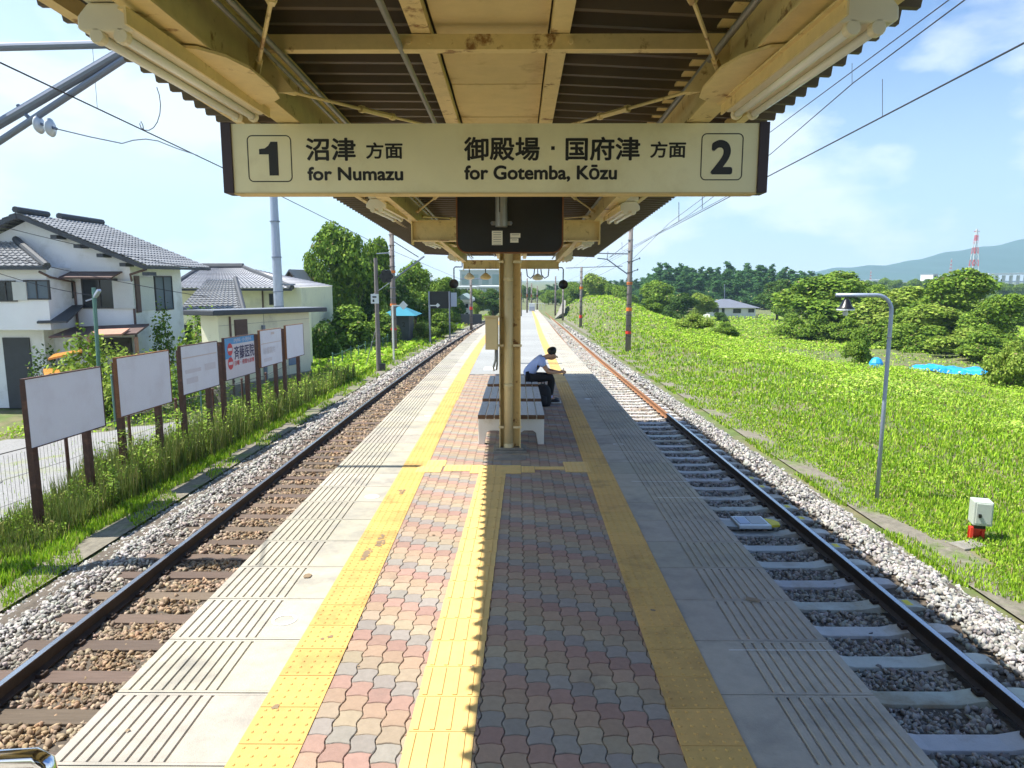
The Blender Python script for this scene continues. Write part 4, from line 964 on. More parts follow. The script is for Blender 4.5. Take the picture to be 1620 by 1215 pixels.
# right: short bright grass near the ballast, broad-leaved creepers further off
n = 260000; Y = lod(n, 5.0, 140); d = nr.uniform(0, 1, n) ** 1.05 * (1.0 + Y * .72); X = vedge(Y, 0) + d + .10 * np.sin(Y * 2.1)
tn = 1 + .22 * np.sin(X * .8 + 2) * np.sin(Y * .33) + .12 * np.sin(X * 2.6) * np.sin(Y * 1.3)
blades('verge_grass', X, Y, .03 + .0022 * Y + nr.uniform(0, .07, n) * np.clip(d, .3, 1.2), .0035 + .00085 * Y, G_BR, 'bright short grass between the right ballast and the meadow')
n = 300000; Y = lod(n, 6.5, 130); X = vedge(Y, .22) + nr.uniform(0, 1, n) ** .9 * (3.5 + Y * .75)
cl = np.sin(X * .9 + .5 * np.sin(Y * .5)) * np.sin(Y * .55 + X * .3) + .5 * np.sin(X * 2.3 + 1) * np.sin(Y * 1.4); keep = (nr.uniform(-1.6, .6, n) < cl) & (nr.uniform(0, 1, n) < np.clip((X - 7.2 - .09 * Y) / 4.5, .16, 1)); X, Y, cl = X[keep], Y[keep], cl[keep]
leaves('creeper_leaves', X, Y, (.010 + .00085 * Y) * nr.uniform(.5, 1.6, len(X)) * (1 + .5 * (cl > .6)), .07 + .20 * np.clip(cl + .4, 0, 1.3) * np.clip((X - 5.5) / 2, .2, 1), G_KU, 'broad-leaved creeping plants covering the meadow on the right', tone=(1 + .16 * cl) * (1 + .18 * np.sin(X * .35 + 1.7) * np.sin(Y * .17)))
n = 110000; Y = lod(n, 30, 165); X = vedge(Y, 0) + 3 + nr.uniform(0, 1, n) * (Y * .72)
leaves('meadow_tufts', X, Y, (.0015 * Y) * nr.uniform(.6, 1.3, n), .14 + .0015 * Y, G_BR, 'far grass and herb tufts of the meadow on the right', mulv=.95)
# small weeds creeping over the edging and into the ballast
n = 14000; Y = lod(n, 5.0, 60); X = np.array([xRo(q) for q in Y]) + 1.25 + np.abs(nr.normal(0, .38, n)); k_ = np.sin(Y * 1.9 + X * 3) > -.35; X, Y = X[k_], Y[k_]; n = len(X)
blades('edging_weeds', X, Y, .05 + nr.uniform(0, .08, n) + .002 * Y, .004 + .0006 * Y, G_BR, 'small weeds creeping over the right edging')
n = 14000; Y = lod(n, 3.6, 60); X = np.array([xLo(q) for q in Y]) - 1.35 - np.abs(nr.normal(0, .30, n)); k_ = np.sin(Y * 2.3 + X * 3) > -.1; X, Y = X[k_], Y[k_]; n = len(X)
blades('edging_weeds', X, Y, .04 + nr.uniform(0, .09, n) + .002 * Y, .004 + .0006 * Y, G_BR, 'small weeds creeping over the left edging')
# left: grass strip, tall weeds round the billboard posts
n = 60000; Y = lod(n, 4.0, 110); fv = np.array([xLo(q) for q in Y]); X = fv - 1.72 - np.abs(.12 * np.sin(Y * 1.7)) - nr.uniform(0, 1, n) ** 1.1 * (1.6 + np.clip(Y - 22, 0, 60) * .30)
X = np.where((Y < 22) & (X < -7.9), -6.6 - nr.uniform(0, 1.2, n), X)
blades('verge_grass', X, Y, .06 + .002 * Y + nr.uniform(0, .12, n), .0035 + .0008 * Y, G_BR, 'bright grass strip between the left ballast and the fence')
n = 30000; Y = lod(n, 9.5, 30); X = np.array([xLo(q) for q in Y]) - 2.15 - nr.uniform(0, 1, n) * 1.15
hh = nr.uniform(.15, .85, n) * np.clip((Y - 8.5) / 4, .25, 1)
leaves('tall_weeds', X, Y, (.015 + .0010 * Y) * nr.uniform(.6, 1.3, n), hh * (.35 + .65 * (np.sin(Y * 2.9) * np.sin(X * 5 + Y) > -.3)), G_KU, 'tall leafy weeds round the billboard posts', up=.3)
n = 15000; Y = lod(n, 8.8, 30); X = np.array([xLo(q) for q in Y]) - 2.1 - nr.uniform(0, 1, n) * 1.2
blades('weed_stalks', X, Y, nr.uniform(.3, .95, n) * np.clip((Y - 8) / 4, .3, 1), .004 + .0004 * Y, np.array([[.17, .22, .05], [.24, .26, .08], [.12, .19, .04]]), 'long weed stalks round the billboard posts', .25)
n = 26000; Y = lod(n, 24, 130); X = np.array([xLo(q) for q in Y]) - 2.2 - nr.uniform(0, 1, n) * np.clip(2 + (Y - 24) * .35, 2, 22)
leaves('trackside_herbs', X, Y, .0032 * Y * nr.uniform(.6, 1.3, n), .30 + 0 * Y, G_BR, 'herbs and grass of the slope left of the track')
n = 9000; Y = nr.uniform(21.5, 34, n); X = nr.uniform(-17, -8, n)
leaves('yard_edge_grass', X, Y, .06 * nr.uniform(.6, 1.3, n), .28 + 0 * Y, G_BR, 'overgrown edge behind the gravel yard')
n = 2600; Y = nr.uniform(8, 21, n); X = -8.05 - nr.uniform(0, 1, n) ** 3 * 6
blades('yard_weeds', X, Y, nr.uniform(.05, .2, n), .008 + 0 * Y, G_BR, 'scattered weeds in the gravel yard')
def weed(x, y, h, lab):
    """one tall goldenrod-like stalk with whorls of narrow leaves"""
    z = float(ground_h(x, y)); t = thing('tall_weed', lab, 'plant', (x, y, z), 'tall stalks between the billboards')
    b = MB(); b.tube([(0, 0, 0), (.02, 0, h * .6), (.05, .01, h)], [.008, .006, .002], 5); b.build('stem', M('bark'), t, local=True)
    n = 150; hz = nr.uniform(.15, 1, n); a = nr.uniform(0, 6.28, n); P = np.stack([.05 * hz ** 2 + .06 * np.cos(a), .06 * np.sin(a), hz * h], -1)
    V, F, C = quads(P, np.stack([-.3 * np.cos(a), -.3 * np.sin(a), 1 + 0 * a], -1), nr.uniform(.035, .065, n), greens(n, G_KU), .28, .25); npmesh('foliage', V, F, M('leaf'), C, t, k=4)
for i, (x, y, h) in enumerate(((-6.9, 12.1, 1.15), (-6.75, 12.9, 1.25), (-6.85, 14.0, 1.2), (-6.7, 15.0, 1.1), (-6.8, 16.5, 1.45), (-6.65, 17.6, 1.3), (-6.9, 19.2, 1.2), (-6.6, 21.4, .9), (-6.5, 11.0, .7), (-6.55, 24.5, .9))):
    weed(x, y, h, ['tall leafy stalk right of the second billboard near post', 'tall leafy stalk under the far end of the second billboard', 'tall leafy stalk between the second and third billboards', 'leafy stalk in front of the third billboard', 'tallest leafy stalk, at the near post of the lettered billboard', 'tall leafy stalk under the lettered billboard', 'leafy stalk under the fifth billboard', 'low leafy stalk under the sixth billboard', 'short leafy stalk near the first billboard far post', 'lone leafy stalk beyond the last billboard'][i])
def fol(name, x, y, z, rx, rz, n, s, label, cat='bush', cols=C_MID, dk=1.0):
    c = nr.normal(size=(n, 3)); c /= np.linalg.norm(c, axis=1, keepdims=True); c *= nr.uniform(.55, 1.05, (n, 1)) * (1 + .18 * np.sin(c[:, :1] * 7 + x) * np.sin(c[:, 1:2] * 6))
    P = c * np.array([rx, rx, rz]) + np.array([0, 0, rz])
    t = thing(name, label, cat, (x, y, z)); V, F, C = quads(P, c + np.array([0, 0, .4]), s * nr.uniform(.6, 1.3, n), greens(n, cols, .25, dk)); npmesh('foliage', V, F, M('leaf'), C, t, k=4)
    b = MB()
    for k in range(5): b.tube([(0, 0, -.1), (rx * .3 * math.cos(k * 1.3), rx * .3 * math.sin(k * 1.3), rz * .8), (rx * .55 * math.cos(k * 1.3), rx * .55 * math.sin(k * 1.3), rz * 1.4)], [.03, .02, .006], 5)
    b.build('stem', M('bark'), t, local=True); return t

# ------------------------------------------------------------------ billboards
BX = -6.85
bb = [(9.71, 11.52, -.05, .92, 'blank pale billboard on brown posts, nearest and largest of the six'), (12.0, 13.83, .01, 1.02, 'blank pale billboard, second from the front'), (14.33, 16.1, .07, 1.06, 'faded billboard with a faint orange line, third from the front'),
      (16.51, 18.39, .12, 1.10, 'billboard with blue top, two red ovals and black Japanese lettering'), (18.83, 20.55, .20, 1.17, 'faded billboard right of the lettered one, with ghost lettering'), (20.98, 22.68, .24, 1.22, 'blank pale billboard, last and smallest of the row')]
for i, (y0, y1, z0, z1, lab) in enumerate(bb):
    t = thing('billboard', lab, 'billboard', (BX, (y0 + y1) / 2, S((y0 + y1) / 2) - 1.25), 'billboards on posts beside the left track')
    b = MB(); b.box(BX - .02, BX + .02, y0, y1, z0, z1); pn = b.build('panel', M('board_face' if i != 3 else 'board_faded'), t, shear=True)
    b = MB(); e = .016
    for (a, c, p, q) in ((y0 - e, y1 + e, z1, z1 + e), (y0 - e, y1 + e, z0 - e, z0), (y0 - e, y0, z0, z1), (y1, y1 + e, z0, z1)): b.box(BX - .035, BX + .028, a, c, p, q)
    b.build('frame', M('post_brown' if i in (0, 2, 3) else 'rust'), t, shear=True)
    for yy in ((y0 + .16, y1 - .36) if i < 3 else (y0 + .03, y1 - .32)):
        b = MB(); b.box(BX - .13, BX - .036, yy - .055, yy + .055, -1.5, z1 - .08); b.build('post', M('post_brown'), t, shear=True)
    F = BX + .0215
    def patch(a, c, p, q, m, nm='printed_area', d=.0012):
        k = MB(); k.box(F - .001, F + d, y0 + a * (y1 - y0), y0 + c * (y1 - y0), z0 + p * (z1 - z0), z0 + q * (z1 - z0)); return k.build(nm, M(m), pn, shear=True)
    def glyphs(s, a, c, p, q, m, bold, nm='lettering'):
        k, _ = text(nm, s, 0, (c - a) * (y1 - y0), 0, (q - p) * (z1 - z0), bold, pn, 0)
        k.v = [(F + .002 - v[1] * 1.0, y0 + a * (y1 - y0) + v[0], z0 + (p + q) / 2 * (z1 - z0) + v[2]) for v in k.v]; return k.build(nm, M(m), pn, shear=True)
    if i == 3:
        patch(0, 1, .84, .995, 'board_blue'); patch(0, .20, .5, .84, 'board_blue')
        for zc in (.72, .38):
            k = MB(); n = 20; cy_, cz_ = y0 + .16 * (y1 - y0), z0 + zc * (z1 - z0)
            k.prism([(F, cy_ + .16 * math.cos(6.2832 * q / n), cz_ + .15 * math.sin(6.2832 * q / n)) for q in range(n)], (.003, 0, 0)); k.build('red_oval', M('board_red'), pn, shear=True)
            k = MB(); k.box(F + .003, F + .0045, cy_ - .12, cy_ + .12, cz_ - .035, cz_ + .035); k.build('printed_area', M('board_faded'), pn, shear=True)
        glyphs('斉藤医院', .29, .98, .45, .78, 'board_navy', .006)
        glyphs('日曜・夜間も診療', .29, .97, .30, .42, 'board_red', .002); glyphs('内科 小児科', .30, .9, .87, .97, 'board_faded', .001)
    if i == 2: patch(.03, .97, .74, .765, 'board_orange' if False else 'board_tint'); patch(.08, .5, .42, .50, 'board_faded'); patch(.6, .92, .40, .55, 'board_faded'); patch(.1, .4, .2, .32, 'board_faded')
    if i == 4: patch(.04, .96, .62, .645, 'board_tint'); glyphs('診療案内', .12, .66, .34, .52, 'board_faded', .006); patch(.12, .5, .12, .22, 'board_faded'); patch(.5, .66, .86, .93, 'board_tint')

# ------------------------------------------------------------------ wire fence along the gravel yard
def wire_fence(x0, y0, x1, y1, h, step, pitch, m, lab, posts=True, zo=0.0, rail=True, cat='fence', mesh=True, pr=.03):
    L = math.hypot(x1 - x0, y1 - y0); u = ((x1 - x0) / L, (y1 - y0) / L); g = lambda d: (x0 + u[0] * d, y0 + u[1] * d, float(ground_h(x0 + u[0] * d, y0 + u[1] * d)) + zo)
    t = thing('wire_fence', lab, cat, g(L / 2))
    n = int(L / step)
    for i in range(n + 1):
        p = g(i * step); b = MB(); b.tube([(p[0], p[1], p[2] - .2), (p[0], p[1], p[2] + h + .06)], pr, 8); b.lathe([(pr * 1.3, 0), (pr * 1.3, .03), (.01, .05)], (p[0], p[1], p[2] + h + .055), 8); b.build('post', M(m if m != 'fence_wire' else 'post_brown'), t)
    b = MB(); d = 0
    while d < L and mesh:
        p = g(d); b.beam(p, (p[0], p[1], p[2] + h), .0035, .0035, (u[0], u[1], 0)); d += pitch
    for k in ((0.02, h * .33, h * .66, h) if mesh else (h * .5, h)):
        for i in range(n): p, q = g(i * step), g((i + 1) * step); b.beam((p[0], p[1], p[2] + k), (q[0], q[1], q[2] + k), .005 if k < h else .014, .005 if k < h else .014)
    b.build('mesh_panel', M(m), t); return t
wire_fence(-7.5, 7.6, -7.75, 24, 1.16, 2.0, .09, 'fence_wire', 'low rusty wire fence between billboards and gravel yard')
wire_fence(-8.6, 33, -9.2, 64, .75, 2.0, .25, 'fence_green', 'low green wire fence along the grass slope beyond the cream shed')
wire_fence(-12.6, 21.8, -9.9, 21.9, 1.65, 1.35, .10, 'fence_green', 'tall green mesh fence behind the second billboard')
wire_fence(-17, 26.5, -9.4, 27.5, 1.0, 1.9, .14, 'galv', 'pale pipe fence in front of the white house', mesh=False)
sb = thing('cable_marker', 'dark post with a slanted grey bracket at the far left edge', 'post', (-7.25, 9.25, float(ground_h(-7.25, 9.25))))
z = float(ground_h(-7.25, 9.25))
b = MB(); b.box(-7.28, -7.22, 9.2, 9.27, z - .2, z + .78); b.build('post', M('darksteel'), sb); b = MB(); b.beam((-7.3, 9.24, z + .72), (-7.0, 9.3, z + .90), .10, .012); b.build('bracket', M('greysteel'), sb)

# ------------------------------------------------------------------ catenary masts
def mast(x, y, zt, r, lab, bands, zg=None, side=1, arm=None, nm='catenary_mast', m='conc_pole'):
    zg = float(ground_h(x, y)) if zg is None else zg; t = thing(nm, lab, 'mast', (x, y, zg), 'masts along the line')
    b = MB(); b.tube([(x, y, zg - .5), (x, y, zt)], r, 14, r * .72); mp = b.build('pole', M(m), t); 
    for q in mp.data.polygons: q.use_smooth = len(q.vertices) == 4
    for (z, h, mm) in bands: b = MB(); rr = r * 1.04; b.lathe([(rr, 0), (rr, h)], (x, y, z), 14); b.build('band', M(mm), t)
    k = zg + .9
    while k < zt - .3 and r > .1: b = MB(); b.lathe([(r + .012, 0), (r + .012, .03)], (x, y, k), 12); b.build('hoop', M('darksteel' if int(k * 10) % 2 else 'galv'), t); k += .62
    if arm: arm(t)
    return t
def armR(x, y):
    def f(t):
        for (a, c, r) in (((x, y, 3.45), (x - 2.3, y, 3.5), .035), ((x - .15, y, 2.3), (x - 1.35, y, 3.15), .035), ((x, y, 4.2), (x - 1.2, y, 3.25), .02), ((x - 1.35, y, 3.15), (x - 1.9, y, 3.2), .03), ((x - 1.35, y, 3.1), (x - 1.3, y, 3.6), .02)):
            b = MB(); b.tube([a, c], r, 8); b.build('bracket_tube', M('galv'), t)
        for (a, c) in (((x + .05, y, 3.0), (x + .55, y, 3.2)), ((x + .05, y, 2.4), (x + .45, y, 2.55))):
            b = MB(); b.tube([a, c], .03, 6); b.lathe([(.03, -.04), (.08, 0), (.03, .04)], c, 10, 'x'); b.build('insulator', M('insulator'), t)
    return f
pz = lambda px, py, Y: at(px, py, Y).z
mast(6.62, 42, 5.9, .17, 'nearest concrete mast with orange bands in the grass right of the track', [(pz(997, 450, 42), .14, 'orange'), (pz(997, 492, 42), .20, 'orange'), (pz(997, 528, 42), .15, 'red_paint')], arm=armR(6.62, 42))
mast(at(920, 420, 75).x, 75, pz(920, 422, 75), .17, 'concrete mast further off right of the track, with a long horizontal arm', [(pz(920, 458, 75), .3, 'orange'), (pz(920, 503, 75), .3, 'red_paint')],
     arm=lambda t: MB().tube([(7.0, 75, pz(920, 423, 75)), (at(985, 421, 75).x, 75, pz(985, 421, 75))], .05, 6).tube([(7.0, 75, pz(920, 423, 75)), (at(895, 424, 75).x, 75, pz(895, 424, 75))], .05, 6).build('bracket_tube', M('galv'), t))
mast(at(891, 445, 100).x, 100, pz(891, 450, 100), .15, 'thin dark mast right of the track beside the hanging black speaker', [])
mast(at(879, 440, 125).x, 125, pz(879, 437, 125), .17, 'faint mast right of the track, farthest of those on the grass bank', [])
for (px, yt, yb, Y, lab) in ((824, 430, 499, 79, 'dark pole at the far platform end, nearest the column'), (834, 440, 492, 97, 'dark pole at the far platform end, second right of the column'), (841, 448, 489, 112, 'dark pole standing behind the white cabinet'), (850, 452, 489, 125, 'dark pole right of the white cabinet')):
    mast(at(px, yt, Y).x, Y, pz(px, yt, Y), .13, lab, [(pz(px, 470, Y), .4, 'rust')], zg=S(Y) - .1)
def armL(t):
    x, y = -7.45, 43
    for (a, c, r, m) in (((x, y, 4.6), (x + 1.75, y, 4.65), .035, 'galv'), ((x + .1, y, 2.0), (x + 1.95, y, 3.35), .05, 'galv'), ((x, y, 4.3), (x + 1.6, y, 3.3), .025, 'darksteel'), ((x, y, 1.9), (x - 1.3, y, 1.0), .02, 'galv'), ((x, y, 3.55), (x - .9, y, 3.5), .035, 'galv')):
        b = MB(); b.tube([a, c], r, 8); b.build('bracket_tube', M(m), t)
mast(-7.43, 43, 5.6, .18, 'grey concrete mast with orange bands left of the track, beside the signal post', [(pz(622, 432, 43), .16, 'orange'), (pz(622, 484, 43), .14, 'orange'), (pz(624, 522, 43), .12, 'red_paint')], arm=armL)
mast(at(745, 450, 72).x, 72, pz(745, 440, 72), .16, 'dark mast left of the platform in front of the grey far buildings', [(pz(745, 490, 72), .3, 'red_paint')], arm=lambda t: MB().tube([(at(728, 440, 72).x, 72, pz(728, 441, 72)), (at(775, 440, 72).x, 72, pz(775, 441, 72))], .05, 6).build('bracket_tube', M('galv'), t))
# near mast just outside the left edge, its bracket tubes reach into the picture
def armN(t):
    x, y = -6.9, 8.46
    A = [((x, y, at(0, 75, y).z - .02), at(145, 69, y), .042), (tuple(at(0, 195, y)), at(183, 88, y), .050), (tuple(at(0, 223, y)), at(150, 124, y), .036)]
    d = at(183, 88, y) - at(0, 195, y); d2 = at(150, 124, y) - at(0, 223, y)
    for (a, c, r) in ((A[0][0], A[0][1] + Vector((.5, 0, 0)), .045), (at(0, 195, y) - d * .75, A[1][1] + d * .35, .055), (at(0, 223, y) - d2 * .9, A[2][1] + d2 * .55, .038)):
        b = MB(); b.tube([a, c], r, 10); b.build('bracket_tube', M('galv'), t, smooth=False)
    p, q = at(36, 177, y), at(52, 192, y); b = MB(); b.tube([at(28, 166, y), p, q], .022, 6); b.build('clevis', M('galv'), t)
    for (px_, py_) in ((61, 197), (79, 202)):
        c = at(px_, py_, y); b = MB(); b.lathe([(.03, -.035), (.09, -.012), (.105, .012), (.03, .03)], c, 16, 'x'); b.build('insulator', M('porcelain'), t, smooth=True)
    b = MB(); b.tube([q, at(90, 204, y)], .018, 6); b.build('insulator_pin', M('galv'), t)
mast(-6.9, 8.46, 5.6, .17, 'mast at the left with pale bracket tubes and two round insulators', [], arm=armN)
# tall silver pole behind the shed
sp = at(441, 480, 37); t = thing('steel_pole', 'tall silver steel pole behind the cream shed', 'pole', (sp.x, 37, float(ground_h(sp.x, 37))), None)
b = MB(); zt = 9.5; b.tube([(sp.x, 37, float(ground_h(sp.x, 37)) - .3), (sp.x, 37, 2.0), (sp.x, 37, zt)], [.27, .235, .16], 16); b.build('pole', M('galv_pale'), t)
for z in (.6, 1.35, 3.1, 4.9): b = MB(); b.lathe([(.262, 0), (.262, .05)], (sp.x, 37, z), 16); b.build('hoop', M('galv'), t)
b = MB(); b.beam((sp.x + .2, 37, pz(450, 450, 37)), (sp.x + .9, 37, pz(465, 450, 37)), .08, .08); b.build('stub_arm', M('galv'), t)

# ------------------------------------------------------------------ overhead wires
def wire(name, pts, r, lab, sag=0, grp='overhead wires', seg=10):
    o = []; 
    for i in range(len(pts) - 1):
        a, c = Vector(pts[i]), Vector(pts[i + 1])
        for k in range(seg): t = k / seg; o.append(a.lerp(c, t) - Vector((0, 0, sag * 4 * t * (1 - t))))
    o.append(Vector(pts[-1])); b = MB(); b.tube(o, r, 5); return tag(b.build(name, M('wire')), lab, 'wire', grp)
W = wire('contact_wire', [at(-160, 22, 5.2), at(0, 99, 7.3), at(345, 262, 12.4), at(440, 308, 15.6), at(600, 388, 27.5), at(700, 430, 46), at(760, 455, 80)], .009, 'black wire over the left track passing behind the sign', seg=4)
tag(MB().tube([at(90, 204, 8.46), at(140, 216, 8.7), at(193, 227, 8.9), at(210, 222, 9.0), at(230, 220, 9.1), at(250, 223, 9.4), at(280, 235, 10.2), at(313, 246, 11.2)], .007, 5).build('stay_wire', M('galv')), 'thin stay wire from the two round insulators to the wire over the left track', 'wire')
for (px0, py0, px1, py1, Y, r, lab) in ((146, 70, 154, 172, 9.1, .003, 'thin vertical dropper left of the strip light'), ):
    tag(MB().tube([at(px0, py0, Y), at(px1, py1, Y)], r, 4).build('dropper_wire', M('wire')), lab, 'wire')
tag(MB().tube([at(248, 138, 10), at(252, 150, 10), at(254, 165, 10), at(253, 180, 10), at(249, 193, 10), at(243, 202, 10), at(236, 206, 10), at(229, 206, 10), at(223, 202, 10), at(221, 196, 10), at(223, 192, 10), at(226, 198, 10), at(227, 205, 10)], .006, 5).build('dropper_wire', M('wire')), 'curled wire hanging onto the left contact wire', 'wire')
wire('contact_wire', [at(1760, -5, 5.6), at(1620, 68, 6.9), at(1217, 278, 13.6), at(1100, 340, 21), at(1000, 392, 42), at(925, 432, 75), at(880, 452, 120)], .010, 'thickest black wire over the right track, lowest of the three', seg=4)
wire('contact_wire', [at(1640, -80, 6.2), at(1526, 0, 7.6), at(1350, 131, 10.8), at(1220, 243, 15.4), at(1090, 340, 26), at(1000, 395, 44), at(925, 436, 75)], .008, 'middle black wire over the right track', seg=4)
wire('contact_wire', [at(1600, -70, 6.6), at(1501, 0, 8), at(1220, 208, 14.2), at(1020, 345, 32), at(940, 400, 60), at(900, 428, 90)], .007, 'highest black wire over the right track close to the canopy edge', seg=4)
wire('contact_wire', [at(1130, 300, 26), at(1060, 352, 36), at(1003, 408, 44), at(930, 445, 75)], .010, 'thin wire running down to the nearest mast on the right', seg=4)
wire('contact_wire', [at(1170, 300, 24), at(1010, 385, 42), at(955, 412, 58)], .009, 'thin wire crossing low beyond the right end of the sign', seg=4)
for (x, y0, y1, Y) in ((1348, 100, 132, 11), (1396, 125, 184, 9.4), (1111, 305, 330, 24), (1074, 320, 350, 27), (984, 383, 396, 45)):
    tag(MB().tube([at(x, y0, Y), at(x, y1, Y)], .004 if Y < 20 else .012, 4).build('dropper_wire', M('wire')), {1348: 'short dropper on the middle right wire', 1396: 'dropper on the thickest right wire', 1111: 'dropper just below the sign right end', 1074: 'second dropper below the sign right end', 984: 'dropper beside the nearest right mast'}[x], 'wire')
for i, (a, c, lab) in enumerate((((-30, 350), (330, 428), 'service cable running past the white house gable'), ((-30, 396), (330, 470), 'lower service cable across the white house windows'), ((-30, 423), (150, 468), 'lowest service cable ending at the lamp pole'))):
    wire('service_cable', [at(a[0], a[1], 22), at(c[0], c[1], 27 if i < 2 else 24)], .011, lab, .1, 'service cables by the house')

# ------------------------------------------------------------------ houses left of the line
def tiled(b, p0, p1, q1, q0, row=.28, th=.05, wav=.25):
    """pantile surface between eave p0-p1 and ridge q0-q1: stepped rows with a rippled section"""
    p0, p1, q0, q1 = map(Vector, (p0, p1, q0, q1)); nrm = (p1 - p0).cross(q0 - p0).normalized(); 
    if nrm.z < 0: nrm = -nrm
    L = ((q0 - p0).length + (q1 - p1).length) / 2; R = max(1, int(L / row)); wl = max((p1 - p0).length, .5); nc = max(2, int(wl / wav) * 3)
    for i in range(R):
        a, c = i / R, (i + 1) / R; v = []
        for (t, lift) in ((a, th), (c, .012)):
            A, B = p0.lerp(q0, t), p1.lerp(q1, t)
            for k in range(nc + 1): v.append(A.lerp(B, k / nc) + nrm * (lift + .028 * (1, -.4, -.4)[k % 3]))
        A, B = p0.lerp(q0, a), p1.lerp(q1, a); v += [A.lerp(B, k / nc) for k in range(nc + 1)]; n = nc + 1
        g = tr.uniform(.82, 1.18); b.add(v, [(k, k + 1, n + k + 1, n + k) for k in range(nc)] + [(2 * n + k, 2 * n + k + 1, k + 1, k) for k in range(nc)], (g, g, g))
mat('tile2', (.22, .225, .235), .38, var=.25, vscale=5, attr=True); mat('tile3', (.36, .36, .38), .4, var=.25, vscale=5, attr=True)
def win(parent, x0, x1, y0, y1, z0, z1, m='glass_dark', fr='darksteel', t=.04, face='y'):
    b = MB(); b.box(x0, x1, y0, y1, z0, z1); w = b.build('window', M(m), parent)
    b = MB(); e = .05
    if face == 'y':
        for (a, c, p, q) in ((x0 - e, x1 + e, z1, z1 + e), (x0 - e, x1 + e, z0 - e, z0), (x0 - e, x0, z0, z1), (x1, x1 + e, z0, z1), ((x0 + x1) / 2 - .02, (x0 + x1) / 2 + .02, z0, z1)): b.box(a, c, y0 - .03, y1, p, q)
    else:
        for (a, c, p, q) in ((y0 - e, y1 + e, z1, z1 + e), (y0 - e, y1 + e, z0 - e, z0), (y0 - e, y0, z0, z1), (y1, y1 + e, z0, z1), ((y0 + y1) / 2 - .02, (y0 + y1) / 2 + .02, z0, z1)): b.box(x0, x1 + .03, a, c, p, q)
    b.build('frame', M(fr), w); return w
hz = -3.0
hs = thing('house', 'white two-storey house with grey tiled gable roof left of the billboards', 'house', (-18, 29.5, hz))
XA, XB = -20.4, -15.1
b = MB(); b.box(XA, XB, 28, 32.2, hz, 2.7); b.prism([(XA, 28, 2.7), (XB, 28, 2.7), (XB, 28, 2.78), (-18.9, 28, 4.28), (XA, 28, 3.6)], (0, 4.2, 0)); b.build('wall', M('wall_white'), hs)
rf = MB(); tiled(rf, (-14.15, 27.35, 2.52), (-14.15, 33.0, 2.52), (-18.9, 33.0, 4.47), (-18.9, 27.35, 4.47)); tiled(rf, (-21.6, 27.35, 3.3), (-21.6, 33.0, 3.3), (-18.9, 33.0, 4.47), (-18.9, 27.35, 4.47)); roof = rf.build('roof', M('tile2'), hs)
b = MB(); b.beam((-14.12, 27.36, 2.44), (-18.9, 27.36, 4.40), .06, .16); b.beam((-21.62, 27.36, 3.24), (-18.9, 27.36, 4.40), .06, .16); b.beam((-14.12, 27.3, 2.46), (-14.12, 33, 2.46), .1, .1); b.build('verge_board', M('roof_dark'), roof)
b = MB(); b.tube([(-18.9, 27.3, 4.62), (-18.9, 29.2, 4.60)], .12, 8); b.tube([(-18.9, 29.9, 4.60), (-18.9, 33, 4.58)], .13, 8); b.build('ridge', M('roof_dark'), roof)
for k in range(5): b = MB(); x = -17.6 + k * .85; z = 4.28 - (x + 18.9) * .41; b.box(x - .12, x + .12, 27.4, 28, z - .2, z - .06); b.build('purlin_end', M('roof_dark'), hs)
P = lambda px, py, Y: at(px, py, Y)
def wpx(parent, a, c, p, q, Y, **k):
    A, B = P(a, q, Y), P(c, p, Y); return win(parent, A.x, B.x, Y - .04, Y + .02, A.z, B.z, **k)
wpx(hs, 101, 116, 446, 470, 28); wpx(hs, 135, 184, 443, 486, 28)
b = MB(); A, B = P(183, 488, 28), P(212, 444, 28); b.box(A.x, B.x, 27.88, 27.99, A.z, B.z); b.build('shutter', M('shutter'), hs)
b = MB(); A, B = P(113, 440, 28), P(194, 432, 28); b.prism([(A.x, 27.2, A.z - .02), (A.x, 28, A.z + .22), (A.x, 28, A.z + .26), (A.x, 27.2, A.z + .04)], (B.x - A.x, 0, 0)); b.build('window_hood', M('roof_brown'), hs)
# windows on the side towards the track
win(hs, XB, XB + .03, 29.8, 31.2, .75, 2.1, m='curtain', face='x'); b = MB(); b.box(XB, XB + .06, 28.5, 29.6, .75, 2.1); b.build('shutter', M('shutter'), hs); b = MB(); b.box(XB, XB + .08, 28.2, 28.5, .7, 2.15); b.build('shutter_case', M('roof_brown'), hs)
for pts in (((-14.3, 27.7, 2.4), (-15.0, 27.8, 2.2), (-15.02, 27.93, 1.9), (-15.02, 27.93, -1.2)), ((-17.55, 26.3, 2.3), (-17.35, 26.6, 2.1), (-17.3, 27.93, 1.9), (-17.3, 27.93, -1.0))): b = MB(); b.tube(pts, .045, 8); b.build('downpipe', M('roof_brown'), hs)
# left wing with its own hipped roof, upper floor overhanging a recessed entrance
A = P(81, 522, 26.5); xw = A.x
b = MB(); b.box(-27, xw, 26.5, 27.99, A.z, 2.45); b.box(-27, xw - .9, 27.4, 28.6, hz, A.z - .001); b.build('wing', M('wall_white'), hs)
rf = MB(); tiled(rf, (-27.5, 25.9, 2.48), (xw + .45, 25.9, 2.48), (xw - 2.0, 27.95, 3.45), (-27.5, 27.95, 3.45)); r2 = rf.build('roof', M('tile2'), hs)
b = MB(); b.tube([(xw + .48, 25.88, 2.5), (xw - 2.0, 27.95, 3.55)], .13, 8); b.build('ridge', M('roof_dark'), r2)
b = MB(); b.box(-27.5, xw + .5, 25.84, 25.92, 2.36, 2.47); b.build('eave', M('roof_dark'), r2)
wpx(hs, -2, 23, 446, 475, 26.5); wpx(hs, 43, 76, 445, 472, 26.5, m='curtain')
